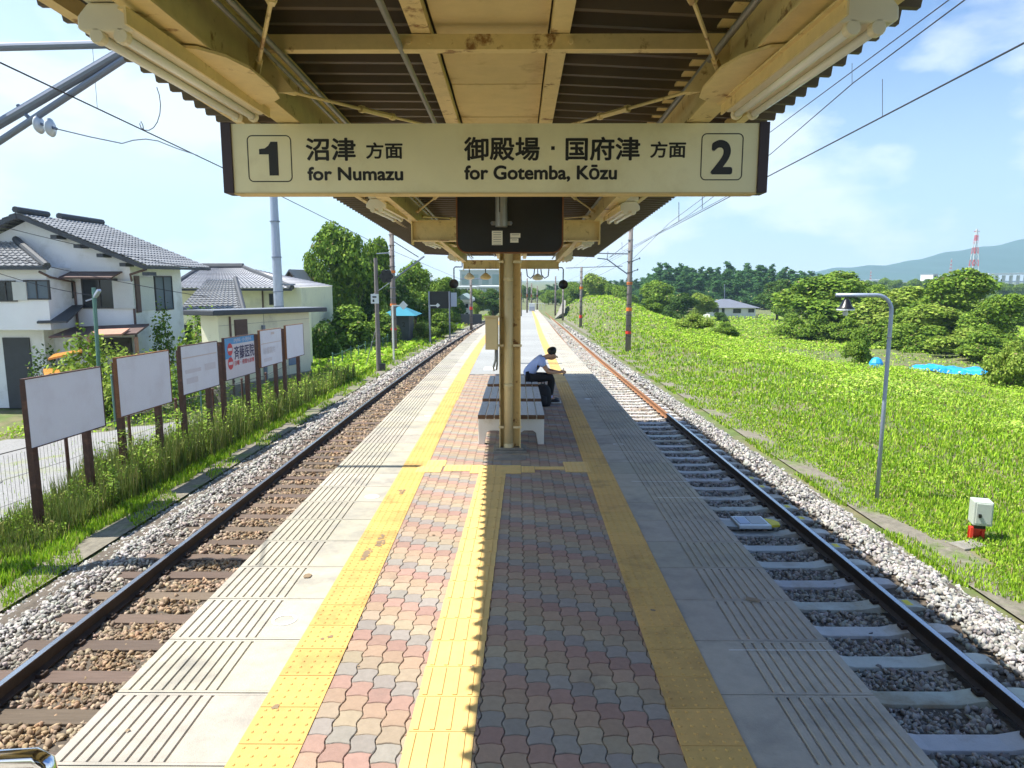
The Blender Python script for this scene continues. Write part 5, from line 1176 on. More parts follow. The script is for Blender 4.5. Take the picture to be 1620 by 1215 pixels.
b = MB(); A_, B_ = P(24, 475, 26.5), P(43, 446, 26.5); b.box(A_.x, B_.x, 26.40, 26.49, A_.z, B_.z); b.build('shutter', M('shutter'), hs)
b = MB(); A_, B_ = P(14, 620, 27.4), P(47, 534, 27.4); b.box(A_.x, B_.x, 27.34, 27.39, hz, B_.z); b.build('door', M('roof_dark'), hs)
def pent(pts, m, nm='pent_roof', th=.07): b = MB(); b.prism([tuple(p) for p in pts], (0, 0, -th)); return b.build(nm, M(m), hs)
pent([P(58, 509, 26.4), P(106, 508, 26.4), P(133, 482, 27.9), P(88, 484, 27.9)], 'roof_dark')
pent([P(77, 532, 26.2), P(216, 527, 26.2), P(236, 512, 27.9), P(116, 517, 27.9)], 'roof_brown')
pent([P(140, 530, 25.9), P(192, 528, 25.9), P(205, 519, 26.6), P(152, 521, 26.6)], 'pink_wood', 'porch_boards'); pent([P(76, 567, 25), P(130, 555, 25), P(128, 552, 25.8), P(85, 560, 25.8)], 'car_orange', 'awning')
for px in (140, 215): b = MB(); p = P(px, 530, 26.3); b.box(p.x - .05, p.x + .05, 26.25, 26.35, hz, p.z - .08); b.build('porch_post', M('pink_wood'), hs)
wpx(hs, 150, 206, 536, 560, 27.98)
# one-storey extension on the right
b = MB(); b.box(-15.08, -10.4, 33.2, 36, hz, P(300, 497, 33.2).z); b.build('extension', M('wall_cream'), hs)
rf = MB(); e0, e1 = P(280, 494, 32.5), P(386, 491, 32.5); tiled(rf, tuple(e0), tuple(e1), (e0.x + 1.2, 36.5, P(290, 442, 36.5).z), (e0.x - .2, 36.5, P(283, 442, 36.5).z)); r3 = rf.build('roof', M('tile2'), hs)
b = MB(); b.tube([tuple(e1), (e0.x + 1.2, 36.5, P(290, 442, 36.5).z + .05)], .12, 8); b.tube([tuple(e0), tuple(e1)], .07, 6); b.build('ridge', M('roof_dark'), r3)
wpx(hs, 288, 303, 515, 545, 33.18)
# second house behind
h2 = thing('house', 'low cream house with pale grey hipped tile roof behind the silver pole', 'house', (-14, 42, -3.4))
Y2 = 41.0; b = MB(); a, c = P(286, 462, Y2), P(476, 462, Y2); b.box(a.x, c.x, Y2, 48, -3.4, P(300, 455, Y2).z); b.build('wall', M('wall_cream'), h2)
rf = MB(); zE = P(300, 456, Y2 - .8).z; e0, e1 = P(268, 456, Y2 - .8), P(462, 453, Y2 - .8); rz_ = P(330, 424, 45).z; rl, rr_ = P(318, 424, 45).x, P(385, 424, 45).x
tiled(rf, (e0.x, Y2 - .8, zE), (e1.x, Y2 - .8, zE), (rr_, 45, rz_), (rl, 45, rz_)); tiled(rf, (e1.x, Y2 - .8, zE), (e1.x, 49, zE), (rr_, 45.2, rz_), (rr_, 45, rz_)); r4 = rf.build('roof', M('tile3'), h2)
b = MB(); b.tube([(rl, 45, rz_ + .1), (rr_, 45, rz_ + .1)], .2, 8); b.tube([(rr_, 45, rz_ + .05), (e1.x, Y2 - .8, zE + .05)], .15, 8); b.tube([(rl, 45, rz_ + .05), (e0.x, Y2 - .8, zE + .05)], .15, 8); b.build('ridge', M('roof_dark'), r4)
b = MB(); b.box(e0.x, e1.x, Y2 - .9, Y2 - .82, zE - .14, zE - .02); b.build('eave', M('roof_dark'), r4)
wpx(h2, 341, 375, 463, 484, Y2); wpx(h2, 428, 438, 466, 481, Y2)
b = MB(); b.tube([(P(416, 458, Y2).x, Y2 - .1, P(416, 458, Y2).z), (P(416, 490, Y2).x, Y2 - .1, -3)], .05, 6); b.build('downpipe', M('roof_brown'), h2)
br = thing('shed', 'dark brown gabled shed left of the big tree', 'shed', (P(465, 470, 50).x, 50, -3.6))
b = MB(); a, m_, c = P(448, 452, 50), P(460, 429, 50), P(476, 452, 50); b.prism([(a.x, 50, -3.6), (c.x, 50, -3.6), (c.x, 50, c.z), (m_.x, 50, m_.z), (a.x, 50, a.z)], (0, 5, 0)); b.build('wall', M('roof_brown'), br)
b = MB(); b.beam((m_.x, 49.8, m_.z + .05), (c.x + .3, 49.8, c.z - .2), .3, .12); b.prism([(m_.x, 49.6, m_.z + .03), (m_.x, 49.6, m_.z + .13), (c.x + .3, 49.6, c.z - .10), (c.x + .3, 49.6, c.z - .2)], (0, 5.8, 0)); b.prism([(m_.x, 49.6, m_.z + .03), (m_.x, 49.6, m_.z + .13), (a.x - .3, 49.6, a.z - .10), (a.x - .3, 49.6, a.z - .2)], (0, 5.8, 0)); b.build('roof', M('tile'), br)
# cream flat-roofed shed beside the track
SA, SB = Vector((-10.1, 24.0, 0)), Vector((-8.35, 28.6, 0)); su = (SB - SA).normalized(); sn = Vector((-su.y, su.x, 0)); sL = (SB - SA).length
sd = thing('shed', 'cream flat-roofed shed with brown vent behind the lettered billboard', 'shed', (-10.2, 26.5, -2.3))
def sp_(u, d, z): p = SA + su * u + sn * d; return (p.x, p.y, z)
def sbox(nm, u0, u1, d0, d1, z0, z1, m, slope=0, **k):
    b = MB(); v = [sp_(u, d, z + slope * u / sL) for z in (z0, z1) for (u, d) in ((u0, d0), (u1, d0), (u1, d1), (u0, d1))]
    b.add(v, [(0, 3, 2, 1), (4, 5, 6, 7), (0, 1, 5, 4), (1, 2, 6, 5), (2, 3, 7, 6), (3, 0, 4, 7)]); return b.build(nm, M(m), sd, **k)
sbox('wall', 0, sL, 0, .75, -2.6, .80, 'wall_cream', 0); sbox('roof', -.55, sL + .75, -.35, .95, .82, .98, 'roof_dark', -.10, bev=.02); sbox('roof_sheet', -.53, sL + .73, -.33, .93, 0.982, 1.0, 'tile', -.10)
vt = sbox('vent', .75, 1.35, -.05, .0, .05, .62, 'roof_brown')
for k in range(5): sbox('slat', .77, 1.33, -.07, -.052, .09 + k * .10, .13 + k * .10, 'roof_brown')
sbox('pipe', .50, .55, -.06, -.01, -2.2, .75, 'roof_brown'); sbox('pipe', 2.1, 2.2, -.11, -.01, -2.2, .35, 'galv'); sbox('plinth', -.02, sL + .02, -.02, .5, -2.6, -1.65, 'conc_old')
sbox('window', 3.55, 4.05, -.03, .0, -1.3, -.75, 'glass_blue'); sbox('wall_joint', 2.25, 2.27, -.004, 0, -1.6, .78, 'conc_old'); sbox('wall_joint', .02, sL - .02, -.004, 0, .45, .46, 'conc_old')
# lamp pole, car, planting by the house
lp = thing('street_lamp', 'small lamp on a thin green pole in front of the white house', 'street lamp', (P(156, 600, 24).x, 24, -2.9))
b = MB(); b.tube([(P(156, 600, 24).x, 24, -2.9), (P(148, 455, 24).x, 24, P(148, 455, 24).z)], .065, 8); b.build('pole', M('fence_green'), lp)
b = MB(); b.beam(tuple(P(150, 470, 24)), tuple(P(157, 459, 23.8)), .12, .09); b.build('lamp_head', M('galv_pale'), lp, bev=.01); b = MB(); b.beam(tuple(P(136, 476, 24)), tuple(P(148, 472, 24)), .05, .04); b.build('bracket', M('galv_pale'), lp)
def car(x, y, z, rz, lab):
    t = thing('parked_car', lab, 'car', (x, y, z), None, rz)
    prof = [(-1.65, .30), (-1.66, .75), (-1.58, 1.0), (-1.35, 1.5), (-1.15, 1.56), (.35, 1.56), (.60, 1.46), (1.12, .98), (1.60, .86), (1.68, .62), (1.66, .30)]
    b = MB(); n = len(prof); v = []
    for (w, s_) in ((-.72, 1), (-.70, 1), (.70, 1), (.72, 1)):
        for (px, pz_) in prof: k = .90 if pz_ > 1.1 else 1.0; v.append((px, w * k, pz_))
    b.add(v, [(i * n + k, i * n + (k + 1) % n, (i + 1) * n + (k + 1) % n, (i + 1) * n + k) for i in range(3) for k in range(n)] + [tuple(range(n))[::-1], tuple(range(3 * n, 4 * n))]); b.build('body', M('car_orange'), t, local=True, bev=.04)
    b = MB(); b.add([(1.09, -.60, 1.03), (1.09, .60, 1.03), (.62, .54, 1.46), (.62, -.54, 1.46)], [(0, 1, 2, 3)]); b.v = [(p[0] + .03, p[1], p[2] + .015) for p in b.v]; b.build('windscreen', M('glass_blue'), t, local=True)
    for s_ in (-1, 1):
        b = MB(); yv = s_ * .705
        b.add([(-1.3, yv, 1.02), (.95, yv, 1.02), (.5, s_ * .665, 1.46), (-1.15, s_ * .665, 1.46)], [(0, 1, 2, 3)]); b.build('side_window', M('glass_dark'), t, local=True)
        for xx in (-1.1, 1.12):
            b = MB(); b.lathe([(.20, -.09), (.28, -.08), (.28, .08), (.20, .09)], (xx, s_ * .66, .28), 18, 'y'); w = b.build('wheel', M('tyre'), t, local=True); b = MB(); b.lathe([(.17, -.095), (.17, .095)], (xx, s_ * .66, .28), 14, 'y'); b.build('rim', M('galv'), w, local=True)
        b = MB(); b.cbox((1.66, s_ * .52, .72), (.05, .24, .14)); b.build('headlight', M('galv_pale'), t, local=True, bev=.02)
    return t
cp = P(106, 600, 24.6); car(cp.x, 24.6, -2.72, R_(-55), 'small orange parked car half hidden behind the first billboard')
for (px, py, Y, rx, rz_, n, s_, lab, cols, nm) in ((133, 560, 24.8, .75, .95, 900, .09, 'leafy green shrub in front of the white house porch', C_MID, 'bush'), (170, 560, 24.9, .9, .55, 900, .08, 'low pale bush right of the lamp pole', C_YEL, 'bush'), (118, 585, 23.4, 1.1, .45, 900, .08, 'low hedge beside the orange car', C_YEL, 'bush'), (72, 560, 26, .7, .35, 600, .07, 'dark low shrub by the house entrance', C_DK, 'bush'),
    (256, 505, 28.6, .42, 1.25, 1100, .07, 'climbing vine with a narrow column of leaves on the house corner', C_MID, 'vine'), (328, 540, 27.5, 1.15, 1.25, 2000, .08, 'green shrub between the extension and the cream shed', C_MID, 'bush'), (345, 560, 24.5, .45, 1.0, 900, .07, 'dark upright shrub at the corner of the cream shed', C_DK, 'bush'), (215, 590, 23.5, 1.2, .7, 1400, .08, 'pale bush behind the green mesh fence', C_YEL, 'bush'), (293, 595, 23.8, 1.1, .5, 1200, .08, 'bush behind the third billboard', C_MID, 'bush')):
    p = P(px, py, Y); zg = float(ground_h(p.x, Y)); hh = max(rz_, (p.z - zg) / 2 + rz_ * .5); fol(nm, p.x, Y, zg, rx, hh if nm != 'vine' else 1.9, n, s_, lab, cols=cols, cat='plant' if nm == 'vine' else 'bush')

# ------------------------------------------------------------------ signal post, boards and small things left of the track
x = -6.45; zg = float(ground_h(x, 33)); sg = thing('signal_post', 'dark signal post with round black lamp cluster left of the track', 'signal', (x, 33, zg))
b = MB(); b.tube([(x, 33, zg - .3), (P(594, 408, 33).x, 33, P(594, 408, 33).z)], [.12, .085], 10); b.build('post', M('conc_pole'), sg)
c = P(612, 437, 33); b = MB(); b.box(x, c.x, 32.97, 33.03, c.z - .03, c.z + .03); b.build('bracket', M('darksteel'), sg)
b = MB()
for k in range(6): a = k * math.pi / 3; b.lathe([(.13, 0), (.13, .12), (.10, .16)], (c.x + .20 * math.cos(a), 32.85, c.z + .20 * math.sin(a)), 12, 'y')
b.lathe([(.14, 0), (.14, .14)], (c.x, 32.86, c.z), 12, 'y'); b.build('lamp_cluster', M('black'), sg)
b = MB(); A_, B_ = P(588, 480, 33), P(600, 465, 33); b.box(A_.x, B_.x, 32.82, 32.85, A_.z, B_.z); pl = b.build('plate', M('white_plastic'), sg); b = MB(); m_ = (A_.x + B_.x) / 2; b.box(m_ - .10, m_ - .02, 32.812, 32.818, A_.z + .07, B_.z - .25); b.box(m_ - .10, m_ + .08, 32.812, 32.818, B_.z - .17, B_.z - .10); b.build('printed_area', M('ink'), pl)
b = MB(); b.tube([(x, 33, 0), (P(588, 520, 33).x - .4, 33, zg)], .02, 6); b.build('stay', M('greysteel'), sg)
b = MB(); b.box(x + .05, x + .30, 32.9, 33.1, zg, zg + .35); b.build('foot_box', M('darksteel'), sg)
for (px, Y, yt, lab, txt) in ((621, 38, 483, 'white post with diamond shaped number 2 marker left of the track', '2'), (680, 52, 483, 'grey post with a small diamond marker in front of the dark board', '')):
    p = P(px, yt, Y); zg = float(ground_h(p.x, Y)); t = thing('marker_post', lab, 'marker', (p.x, Y, zg)); b = MB(); b.tube([(p.x, Y, zg), (p.x, Y, p.z)], .05, 8); b.build('post', M('white_paint' if txt else 'galv'), t)
    b = MB(); b.box(p.x, p.x + .50, Y - .02, Y + .02, p.z - .05, p.z + .02); b.build('bracket', M('white_paint' if txt else 'mark_white'), t)
    r = .24 if txt else .17; cx_ = p.x + .58; b = MB(); b.prism([(cx_ - r, Y - .05, p.z), (cx_, Y - .05, p.z - r), (cx_ + r, Y - .05, p.z), (cx_, Y - .05, p.z + r)], (0, .03, 0)); pl = b.build('plate', M('white_plastic' if txt else 'mark_white'), t)
    if txt: text('lettering', '2', cx_ - .07, cx_ + .07, p.z, .24, .012, pl, Y - .052)[1]()
p0, p1 = P(680, 461, 55), P(711, 461, 55); t = thing('notice_board', 'large dark board on two grey posts by the left track, seen from behind', 'board', ((p0.x + p1.x) / 2, 55, float(ground_h(p0.x, 55))))
b = MB(); zb = P(700, 488, 55).z; b.box(p0.x, p1.x + .1, 55.0, 55.12, zb, p0.z); b.build('board', M('black'), t)
for px in (679, 711): p = P(px, 461, 55); b = MB(); b.tube([(p.x, 54.9, float(ground_h(p.x, 55))), (p.x, 54.9, p.z)], .06, 8); b.build('post', M('galv'), t)
b = MB(); b.box(p1.x + .1, p1.x + .55, 55, 55.1, P(700, 485, 55).z, P(700, 463, 55).z); b.build('side_panel', M('galv_pale'), t)
# blue-roofed hut
t = thing('hut', 'small dark hut with blue pyramid roof under the trees left', 'hut', (P(635, 510, 54).x, 54, float(ground_h(P(635, 510, 54).x, 54))))
a, c = P(617, 498, 54), P(652, 498, 54); zg = float(ground_h(a.x, 54)); b = MB(); b.box(a.x + .1, c.x - .1, 53, 55.4, zg, a.z); b.build('wall', M('roof_dark'), t)
b = MB(); ap = ((a.x + c.x) / 2, 54.2, P(635, 483, 54).z); q = [(a.x - .5, 52.5, a.z), (c.x + .5, 52.5, a.z), (c.x + .5, 56, a.z), (a.x - .5, 56, a.z)]; b.add(q + [ap], [(0, 1, 4), (1, 2, 4), (2, 3, 4), (3, 0, 4), (3, 2, 1, 0)]); b.build('roof', M('teal'), t)
b = MB(); b.box(a.x - .9, a.x + .05, 52.6, 53.3, zg, zg + 1.0); b.build('cabinet', M('greysteel'), t)
for (px, py, Y, lab, m) in ((637, 588, 29, None, None),): pass
for i, (px, Y, h, lab) in enumerate(((703, 70, 1.0, 'small white sign low in the grass near the far mast'), (722, 76, .9, 'small white box in the grass beyond the dark board'))):
    p = P(px, 500, Y); zg = float(ground_h(p.x, Y)); t = thing('low_sign', lab, 'sign', (p.x, Y, zg)); b = MB(); b.box(p.x - .03, p.x + .03, Y, Y + .06, zg, zg + h); b.build('post', M('galv'), t); b = MB(); b.box(p.x - .2, p.x + .2, Y - .03, Y, zg + h - .3, zg + h); b.build('plate', M('white_plastic'), t)
# far buildings
def block(name, lab, cat, Y, a, c, yt, yb, D, m, floors, cols, wm='glass_dark', roof=None, mesh=False):
    A, B = P(a, yb, Y), P(c, yt, Y); zg = float(ground_h((A.x + B.x) / 2, Y)) - 1; t = thing(name, lab, cat, ((A.x + B.x) / 2, Y, zg)); b = MB(); b.box(A.x, B.x, Y, Y + D, zg, B.z); b.build('wall', M(m), t)
    w = (B.x - A.x) / cols; fh = (B.z - A.z) / floors
    for j in range(floors):
        for i in range(cols):
            b = MB(); b.box(A.x + (i + .18) * w, A.x + (i + .82) * w, Y - .06, Y + .02, A.z + (j + .35) * fh, A.z + (j + .82) * fh); b.build('window', M(wm), t)
    b = MB(); b.box(A.x - .3, B.x + .3, Y - .3, Y + D + .3, B.z, B.z + .35); b.build('roof', M(roof or 'far_white'), t); return t
block('apartment_building', 'pale block with rows of windows beyond the left platform', 'building', 210, 724, 772, 455, 492, 14, 'far_white', 4, 9)
block('office_building', 'grey green gridded building beyond the left platform end', 'building', 170, 758, 790, 455, 500, 14, 'far_green', 6, 8, 'far_wall')
block('warehouse', 'big pale grey hall rising behind the far windows', 'building', 320, 728, 792, 428, 462, 30, 'far_wall', 1, 4, 'far_green')
t = block('house', 'small far grey house with pale blue roof left of the far mast', 'house', 95, 722, 742, 478, 506, 8, 'far_wall', 2, 3)
A, B = P(719, 478, 95), P(745, 478, 95); b = MB(); zt = P(733, 470, 95).z; b.prism([(A.x, 94.4, A.z + .36), (B.x, 94.4, A.z + .36), ((A.x + B.x) / 2, 94.4, zt + .4)], (0, 9.2, 0)); b.build('gable_roof', M('far_green'), t)
t = thing('wall', 'dark low wall at the foot of the far grey house', 'wall', (P(735, 505, 88).x, 88, float(ground_h(-7, 88)))); A, B = P(728, 500, 88), P(762, 500, 88); b = MB(); b.box(A.x, B.x, 88, 88.3, float(ground_h(A.x, 88)) - .3, P(740, 497, 88).z); b.build('panel', M('roof_dark'), t)
# far end of the platform: cabinet, barrier, person on the track path
A = P(838, 480, 106); t = thing('cabinet', 'white cabinet at the far end of the platform', 'cabinet', (A.x + .5, 106, S(106))); b = MB(); b.box(A.x - .1, A.x + .8, 106, 106.8, S(106), P(838, 480, 106).z); b.build('casing', M('white_plastic'), t); b = MB(); b.box(A.x - .05, A.x + .75, 105.97, 106, S(106) + .1, S(106) + .7); b.build('door', M('galv_pale'), t)
A = P(850, 485, 116); t = thing('barrier', 'white tubular barrier closing the far platform end', 'barrier', (A.x, 116, S(116)))
for k in range(5): b = MB(); b.box(A.x - .7 + k * .45, A.x - .64 + k * .45, 116, 116.06, S(116), S(116) + 1.05); b.build('bar', M('white_paint'), t)
b = MB(); b.box(A.x - .7, A.x + 1.16, 115.99, 116.07, S(116) + 1.05, S(116) + 1.12); b.build('rail', M('white_paint'), t)
A = P(812, 575, 22.2); t = thing('steel_post', 'dark square post with orange patch standing on the platform behind the canopy', 'post', (.02, 22.2, S(22.2)))
b = MB(); b.box(-.10, .03, 22.1, 22.3, 0, 2.45); b.build('post', M('darksteel'), t, shear=True); b = MB(); b.box(-.02, .13, 22.08, 22.095, 2.02, 2.3); b.build('orange_plate', M('orange'), t, shear=True); b = MB(); b.box(-.16, .10, 22.0, 22.4, 0, .03); b.build('foot', M('greysteel'), t, shear=True)
b = MB(); b.prism([(5.75, 108, S(108) - 1.2), (7.4, 132, S(132) - 1.2), (8.6, 132, S(132) + 1.6), (7.9, 120, S(120) + 1.4), (6.9, 108, S(108) - .3)], (.4, 0, 0)); tag(b.build('retaining_wall', M('conc_old')), 'sloping grey retaining wall at the far foot of the grass bank', 'wall')

# ------------------------------------------------------------------ right side furniture
x = 6.2; Y = 11.5; zg = float(ground_h(x, Y)); t = thing('lamp_post', 'silver pole bent over at the top with a small dark lamp, in the right grass', 'lamp post', (6.03, Y, zg))
tp = P(1409, 495, Y); e = P(1323, 467, Y); zt = e.z; x = 6.03; pts = [(x, Y, zg - .2), (x, Y, (zg + zt) / 2)]
xt = x; r = .26
for k in range(7): a = math.pi / 2 * k / 6; pts.append((xt - r + r * math.cos(a), Y, zt - r + r * math.sin(a)))
pts.append((e.x, Y, zt)); b = MB(); b.tube(pts, .032, 12); b.build('pole', M('galv_pale'), t, smooth=True)
b = MB(); cc_ = P(1337, 478, Y); b.tube([(cc_.x, Y, zt), (cc_.x, Y, cc_.z - .05)], .010, 6); b.build('hanger', M('darksteel'), t)
b = MB(); c2 = P(1338, 488, Y); b.lathe([(.03, .16), (.05, .13), (.09, .04), (.135, -.0), (.135, -.02)], (c2.x, Y, c2.z), 18); b.build('shade', M('black'), t, smooth=True); b = MB(); b.lathe([(.137, -.01), (.137, .012)], (c2.x, Y, c2.z - .018), 18); b.build('shade_rim', M('white_plastic'), t); b = MB(); b.lathe([(.03, -.09), (.045, -.05), (.03, 0)], (c2.x, Y, c2.z - .03), 12); b.build('bulb', M('white_plastic'), t, smooth=True)
b = MB(); b.lathe([(.045, 0), (.045, .02)], (x, Y, P(1400, 535, Y).z), 10); b.build('joint_ring', M('greysteel'), t)
x = P(1543, 880, 9.55).x; Y = 9.55; zg = float(ground_h(x, Y)); t = thing('control_box', 'grey green control box on a red post in the grass at the right edge', 'control box', (x, Y, zg), None)
z0 = P(1543, 828, Y).z; z1 = P(1543, 791, Y).z
b = MB(); b.cbox((x + .015, Y, (z0 + z1) / 2), (.235, .24, z1 - z0), R_(-18)); b.build('casing', M('box_green'), t, bev=.012)
b = MB(); b.cbox((x - .018, Y - .118, (z0 + z1) / 2 + .005), (.19, .02, z1 - z0 - .05), R_(-18)); dr = b.build('door', M('box_green'), t, bev=.006); b = MB(); b.cbox((x - .075, Y - .125, (z0 + z1) / 2 - .02), (.035, .03, .05), R_(-18)); b.build('handle', M('black'), dr, bev=.004)
b = MB(); b.cbox((x, Y, z0 - .03), (.14, .12, .06), R_(-18)); b.build('neck', M('black'), t)
b = MB()
for d in (-.08, .08): b.cbox((x - .01 + d, Y, z0 - .15), (.035, .05, .20), R_(-18))
b.cbox((x - .01, Y, z0 - .075), (.19, .05, .035), R_(-18)); b.cbox((x - .02, Y + .04, z0 - .15), (.16, .012, .19), R_(-18)); b.build('red_post', M('red_paint'), t)
b = MB(); b.cbox((x - .02, Y, (zg + z0 - .25) / 2 - .05), (.15, .08, z0 - .25 - zg + .1), R_(-18)); b.build('post_foot', M('galv_pale'), t)
b = MB(); b.cbox((x - .28, Y - .25, zg - .005), (.42, .26, .07), .3); tag(b.build('concrete_slab', M('conc_old'), bev=.01), 'broken concrete slab in front of the red-posted control box', 'slab')
# track device between the rails
x, Y = 3.48, 9.95; z = -1.22; t = thing('track_beacon', 'flat grey beacon plate with yellow end between the right rails', 'beacon', (x, Y, S(Y) + z))
b = MB(); b.prism([(x - .30, Y - .23, z), (x + .16, Y - .23, z), (x + .16, Y + .22, z), (x - .30, Y + .22, z)], (0, 0, .055)); b.build('casing', M('white_plastic'), t, shear=True, bev=.01)
b = MB(); b.box(x - .27, x - .12, Y - .15, Y + .14, z + .0555, z + .064); b.build('label_plate', M('galv_pale'), t, shear=True); b = MB(); b.box(x - .10, x + .12, Y - .15, Y + .17, z + .0555, z + .062); b.build('lid', M('far_wall'), t, shear=True)
b = MB(); b.prism([(x + .165, Y - .2, z + .01), (x + .30, Y - .17, z + .01), (x + .33, Y - .05, z + .01), (x + .28, Y + .08, z + .01), (x + .165, Y + .14, z + .01)], (0, 0, .04)); b.build('yellow_end', M('mark_yellow'), t, shear=True, bev=.008)
b = MB(); b.prism([(x - .55, Y - .12, z - .02), (x - .305, Y - .2, z - .02), (x - .305, Y + .1, z - .02), (x - .45, Y + .15, z - .02)], (0, 0, .04)); b.build('cable_cover', M('greysteel'), t, shear=True)

# ------------------------------------------------------------------ trees and bushes, right to left and near to far
T = tree
T('oak', 1318, 530, 428, 185, 74, 'broad round tree right of the conifer wood, with bare branches at its foot'); T('pale', 1425, 540, 452, 150, 66, 'pale green spreading tree behind the bent silver pole'); T('oak2', 1385, 530, 448, 90, 82, 'darker tree between the round tree and the bent pole')
T('oak', 1512, 548, 424, 150, 62, 'tallest dark tree under the big red and white pylon'); T('oak2', 1583, 570, 462, 110, 52, 'dark tree at the right edge of the photo'); T('pale', 1470, 556, 480, 130, 58, 'pale spreading tree above the blue tarpaulin'); T('bush_pale', 1530, 562, 512, 110, 50, 'pale bush just above the blue tarpaulin', 'bush')
T('bush', 1362, 565, 515, 44, 44, 'small dark bush left of the bent silver pole', 'bush'); T('bush_pale', 1605, 600, 528, 70, 33, 'yellow green bush at the right edge beside the tarpaulin', 'bush'); T('bush', 1430, 560, 508, 70, 56, 'bush at the foot of the pale trees behind the bent pole', 'bush')
T('bush_pale', 1098, 532, 492, 66, 60, 'lone pale bush in the meadow left of the white far house', 'bush'); T('bush_dark', 1140, 512, 488, 30, 120, 'dark bush beside the white far house', 'bush'); T('bush', 1028, 505, 470, 40, 90, 'bush right of the nearest right mast', 'bush'); T('bush', 1150, 522, 508, 40, 62, 'low bush in the meadow below the white far house', 'bush')
T('oak', 1045, 500, 443, 80, 118, 'rounded mid green tree right of the nearest right mast'); T('dark', 1078, 503, 462, 60, 112, 'dark lower tree right of the rounded one'); T('pale', 1110, 500, 463, 52, 125, 'yellow green tree left of the white far house'); T('oak2', 985, 480, 450, 52, 150, 'tree left of the nearest right mast'); T('pale', 942, 482, 432, 60, 165, 'light green tree beside the arm of the second right mast'); T('oak2', 968, 480, 447, 40, 160, 'dark tree right of the light green one'); T('bush', 990, 490, 468, 50, 135, 'bush on the crest of the grass bank', 'bush')
T('oak2', 910, 482, 445, 44, 175, 'tree over the far end of the grass bank'); T('dark', 1232, 505, 440, 70, 128, 'dark tree just right of the white far house'); T('oak', 1256, 508, 452, 60, 112, 'mid green tree left of the broad round tree')
i = 0
cl_ = 'dark conifer of the wood behind the white far house'
for row, (Y, y0, n) in enumerate(((205, 440, 19), (225, 430, 20), (250, 425, 20))):
    for k in range(n):
        px = 1015 + 300 * (k + tr.uniform(.2, .8)) / n + row * 4; top = y0 + tr.uniform(-8, 8) - 8 * math.exp(-((px - 1120) / 90) ** 2) + (8 if px > 1280 else 0) + (12 if px < 1040 else 0); T(('conifer', 'conifer2')[k % 2], px, 0, top, tr.uniform(30, 46), Y + tr.uniform(-8, 8), cl_, 'conifer', group='conifers behind the white far house')
for k in range(16): px = 868 + 160 * k / 15; T(('conifer', 'conifer2')[k % 2], px, 0, 436 + (1 - k / 15) * 16 + tr.uniform(-5, 5), 26, 290 + tr.uniform(-20, 20), 'distant conifer on the ridge right of the track', 'conifer', group='distant ridge conifers')
for k in range(12): px = 862 + 70 * k / 11; T('oak2', px, 0, 462 - k * 1.4 + tr.uniform(-3, 3), 24, 210 + tr.uniform(-15, 15), 'far tree at the foot of the ridge where the right track vanishes', 'tree', group='far trees at the vanishing right track')
for k in range(26): px = 1290 + 350 * k / 25; T(('oak2', 'dark', 'oak')[k % 3], px, 0, 446 + tr.uniform(-4, 4) - (3 if 1400 < px < 1480 else 0), 34, 330 + tr.uniform(-40, 40), 'distant tree of the belt below the blue mountain', 'tree', group='distant tree belt below the mountain')
for k in range(9): px = 1340 + 280 * k / 8; T(('pale', 'oak', 'bush')[k % 3], px, 0, 470 + tr.uniform(-8, 6), 60, 105 + tr.uniform(-12, 12), 'middle distance tree of the row behind the meadow on the right', 'tree', group='row of trees behind the meadow')
for q in ((1262, 526, 500, 60, 70, 'bush at the left foot of the broad round tree'), (1300, 530, 494, 64, 68, 'bush below the middle of the broad round tree'), (1345, 532, 498, 60, 66, 'bush at the right foot of the broad round tree'), (1400, 540, 500, 70, 62, 'bush below the pale tree behind the bent pole'), (1470, 552, 512, 90, 55, 'broad low bush under the pale spreading tree'), (1560, 572, 520, 90, 47, 'bush in front of the dark tree at the right edge')): T('bush', q[0], q[1], q[2], q[3], q[4], q[5], 'bush')
for k in range(9): px = 790 + 76 * k / 8; T(('oak2', 'oak', 'dark')[k % 3], px, 0, 455 + tr.uniform(-5, 4), 20, 270 + tr.uniform(-15, 15), 'far tree straight ahead beyond the platform end', 'tree', group='far trees beyond the platform end')
# left
T('oak', 540, 520, 351, 125, 56, 'biggest tree on the left, its rounded crown above the shed roof'); T('oak2', 588, 520, 372, 80, 60, 'tall tree between the biggest tree and the signal post'); T('oak2', 500, 520, 395, 66, 54, 'left lobe tree beside the brown shed'); T('oak', 655, 520, 412, 90, 68, 'tree right of the grey concrete mast'); T('oak2', 695, 510, 436, 70, 76, 'tree above the large dark board'); T('dark', 625, 520, 432, 80, 64, 'dark tree behind the grey concrete mast')
T('dark', 718, 505, 448, 36, 92, 'small dark tree left of the far grey house'); T('bush', 545, 545, 478, 110, 46, 'wide bush below the biggest tree', 'bush'); T('bush_dark', 508, 550, 488, 60, 40, 'very dark bush right of the cream shed', 'bush'); T('bush', 600, 540, 490, 70, 50, 'bush left of the blue-roofed hut', 'bush'); T('bush', 692, 525, 492, 54, 60, 'light bush below the large dark board', 'bush'); T('bush_pale', 665, 530, 505, 50, 56, 'low pale bush right of the blue-roofed hut', 'bush'); T('bush', 475, 500, 462, 50, 46, 'bush above the roof end of the cream shed', 'bush'); T('dark', 570, 540, 468, 90, 58, 'shady tree under the tall trees left', 'tree'); T('dark', 665, 520, 470, 80, 72, 'shady tree behind the blue-roofed hut', 'tree')
for k in range(14): px = 470 + 310 * k / 13; T(('oak2', 'dark')[k % 2], px, 0, 452 + tr.uniform(-4, 6), 50, 130 + tr.uniform(-15, 15), 'background tree behind the left trees', 'tree', group='background trees on the left')
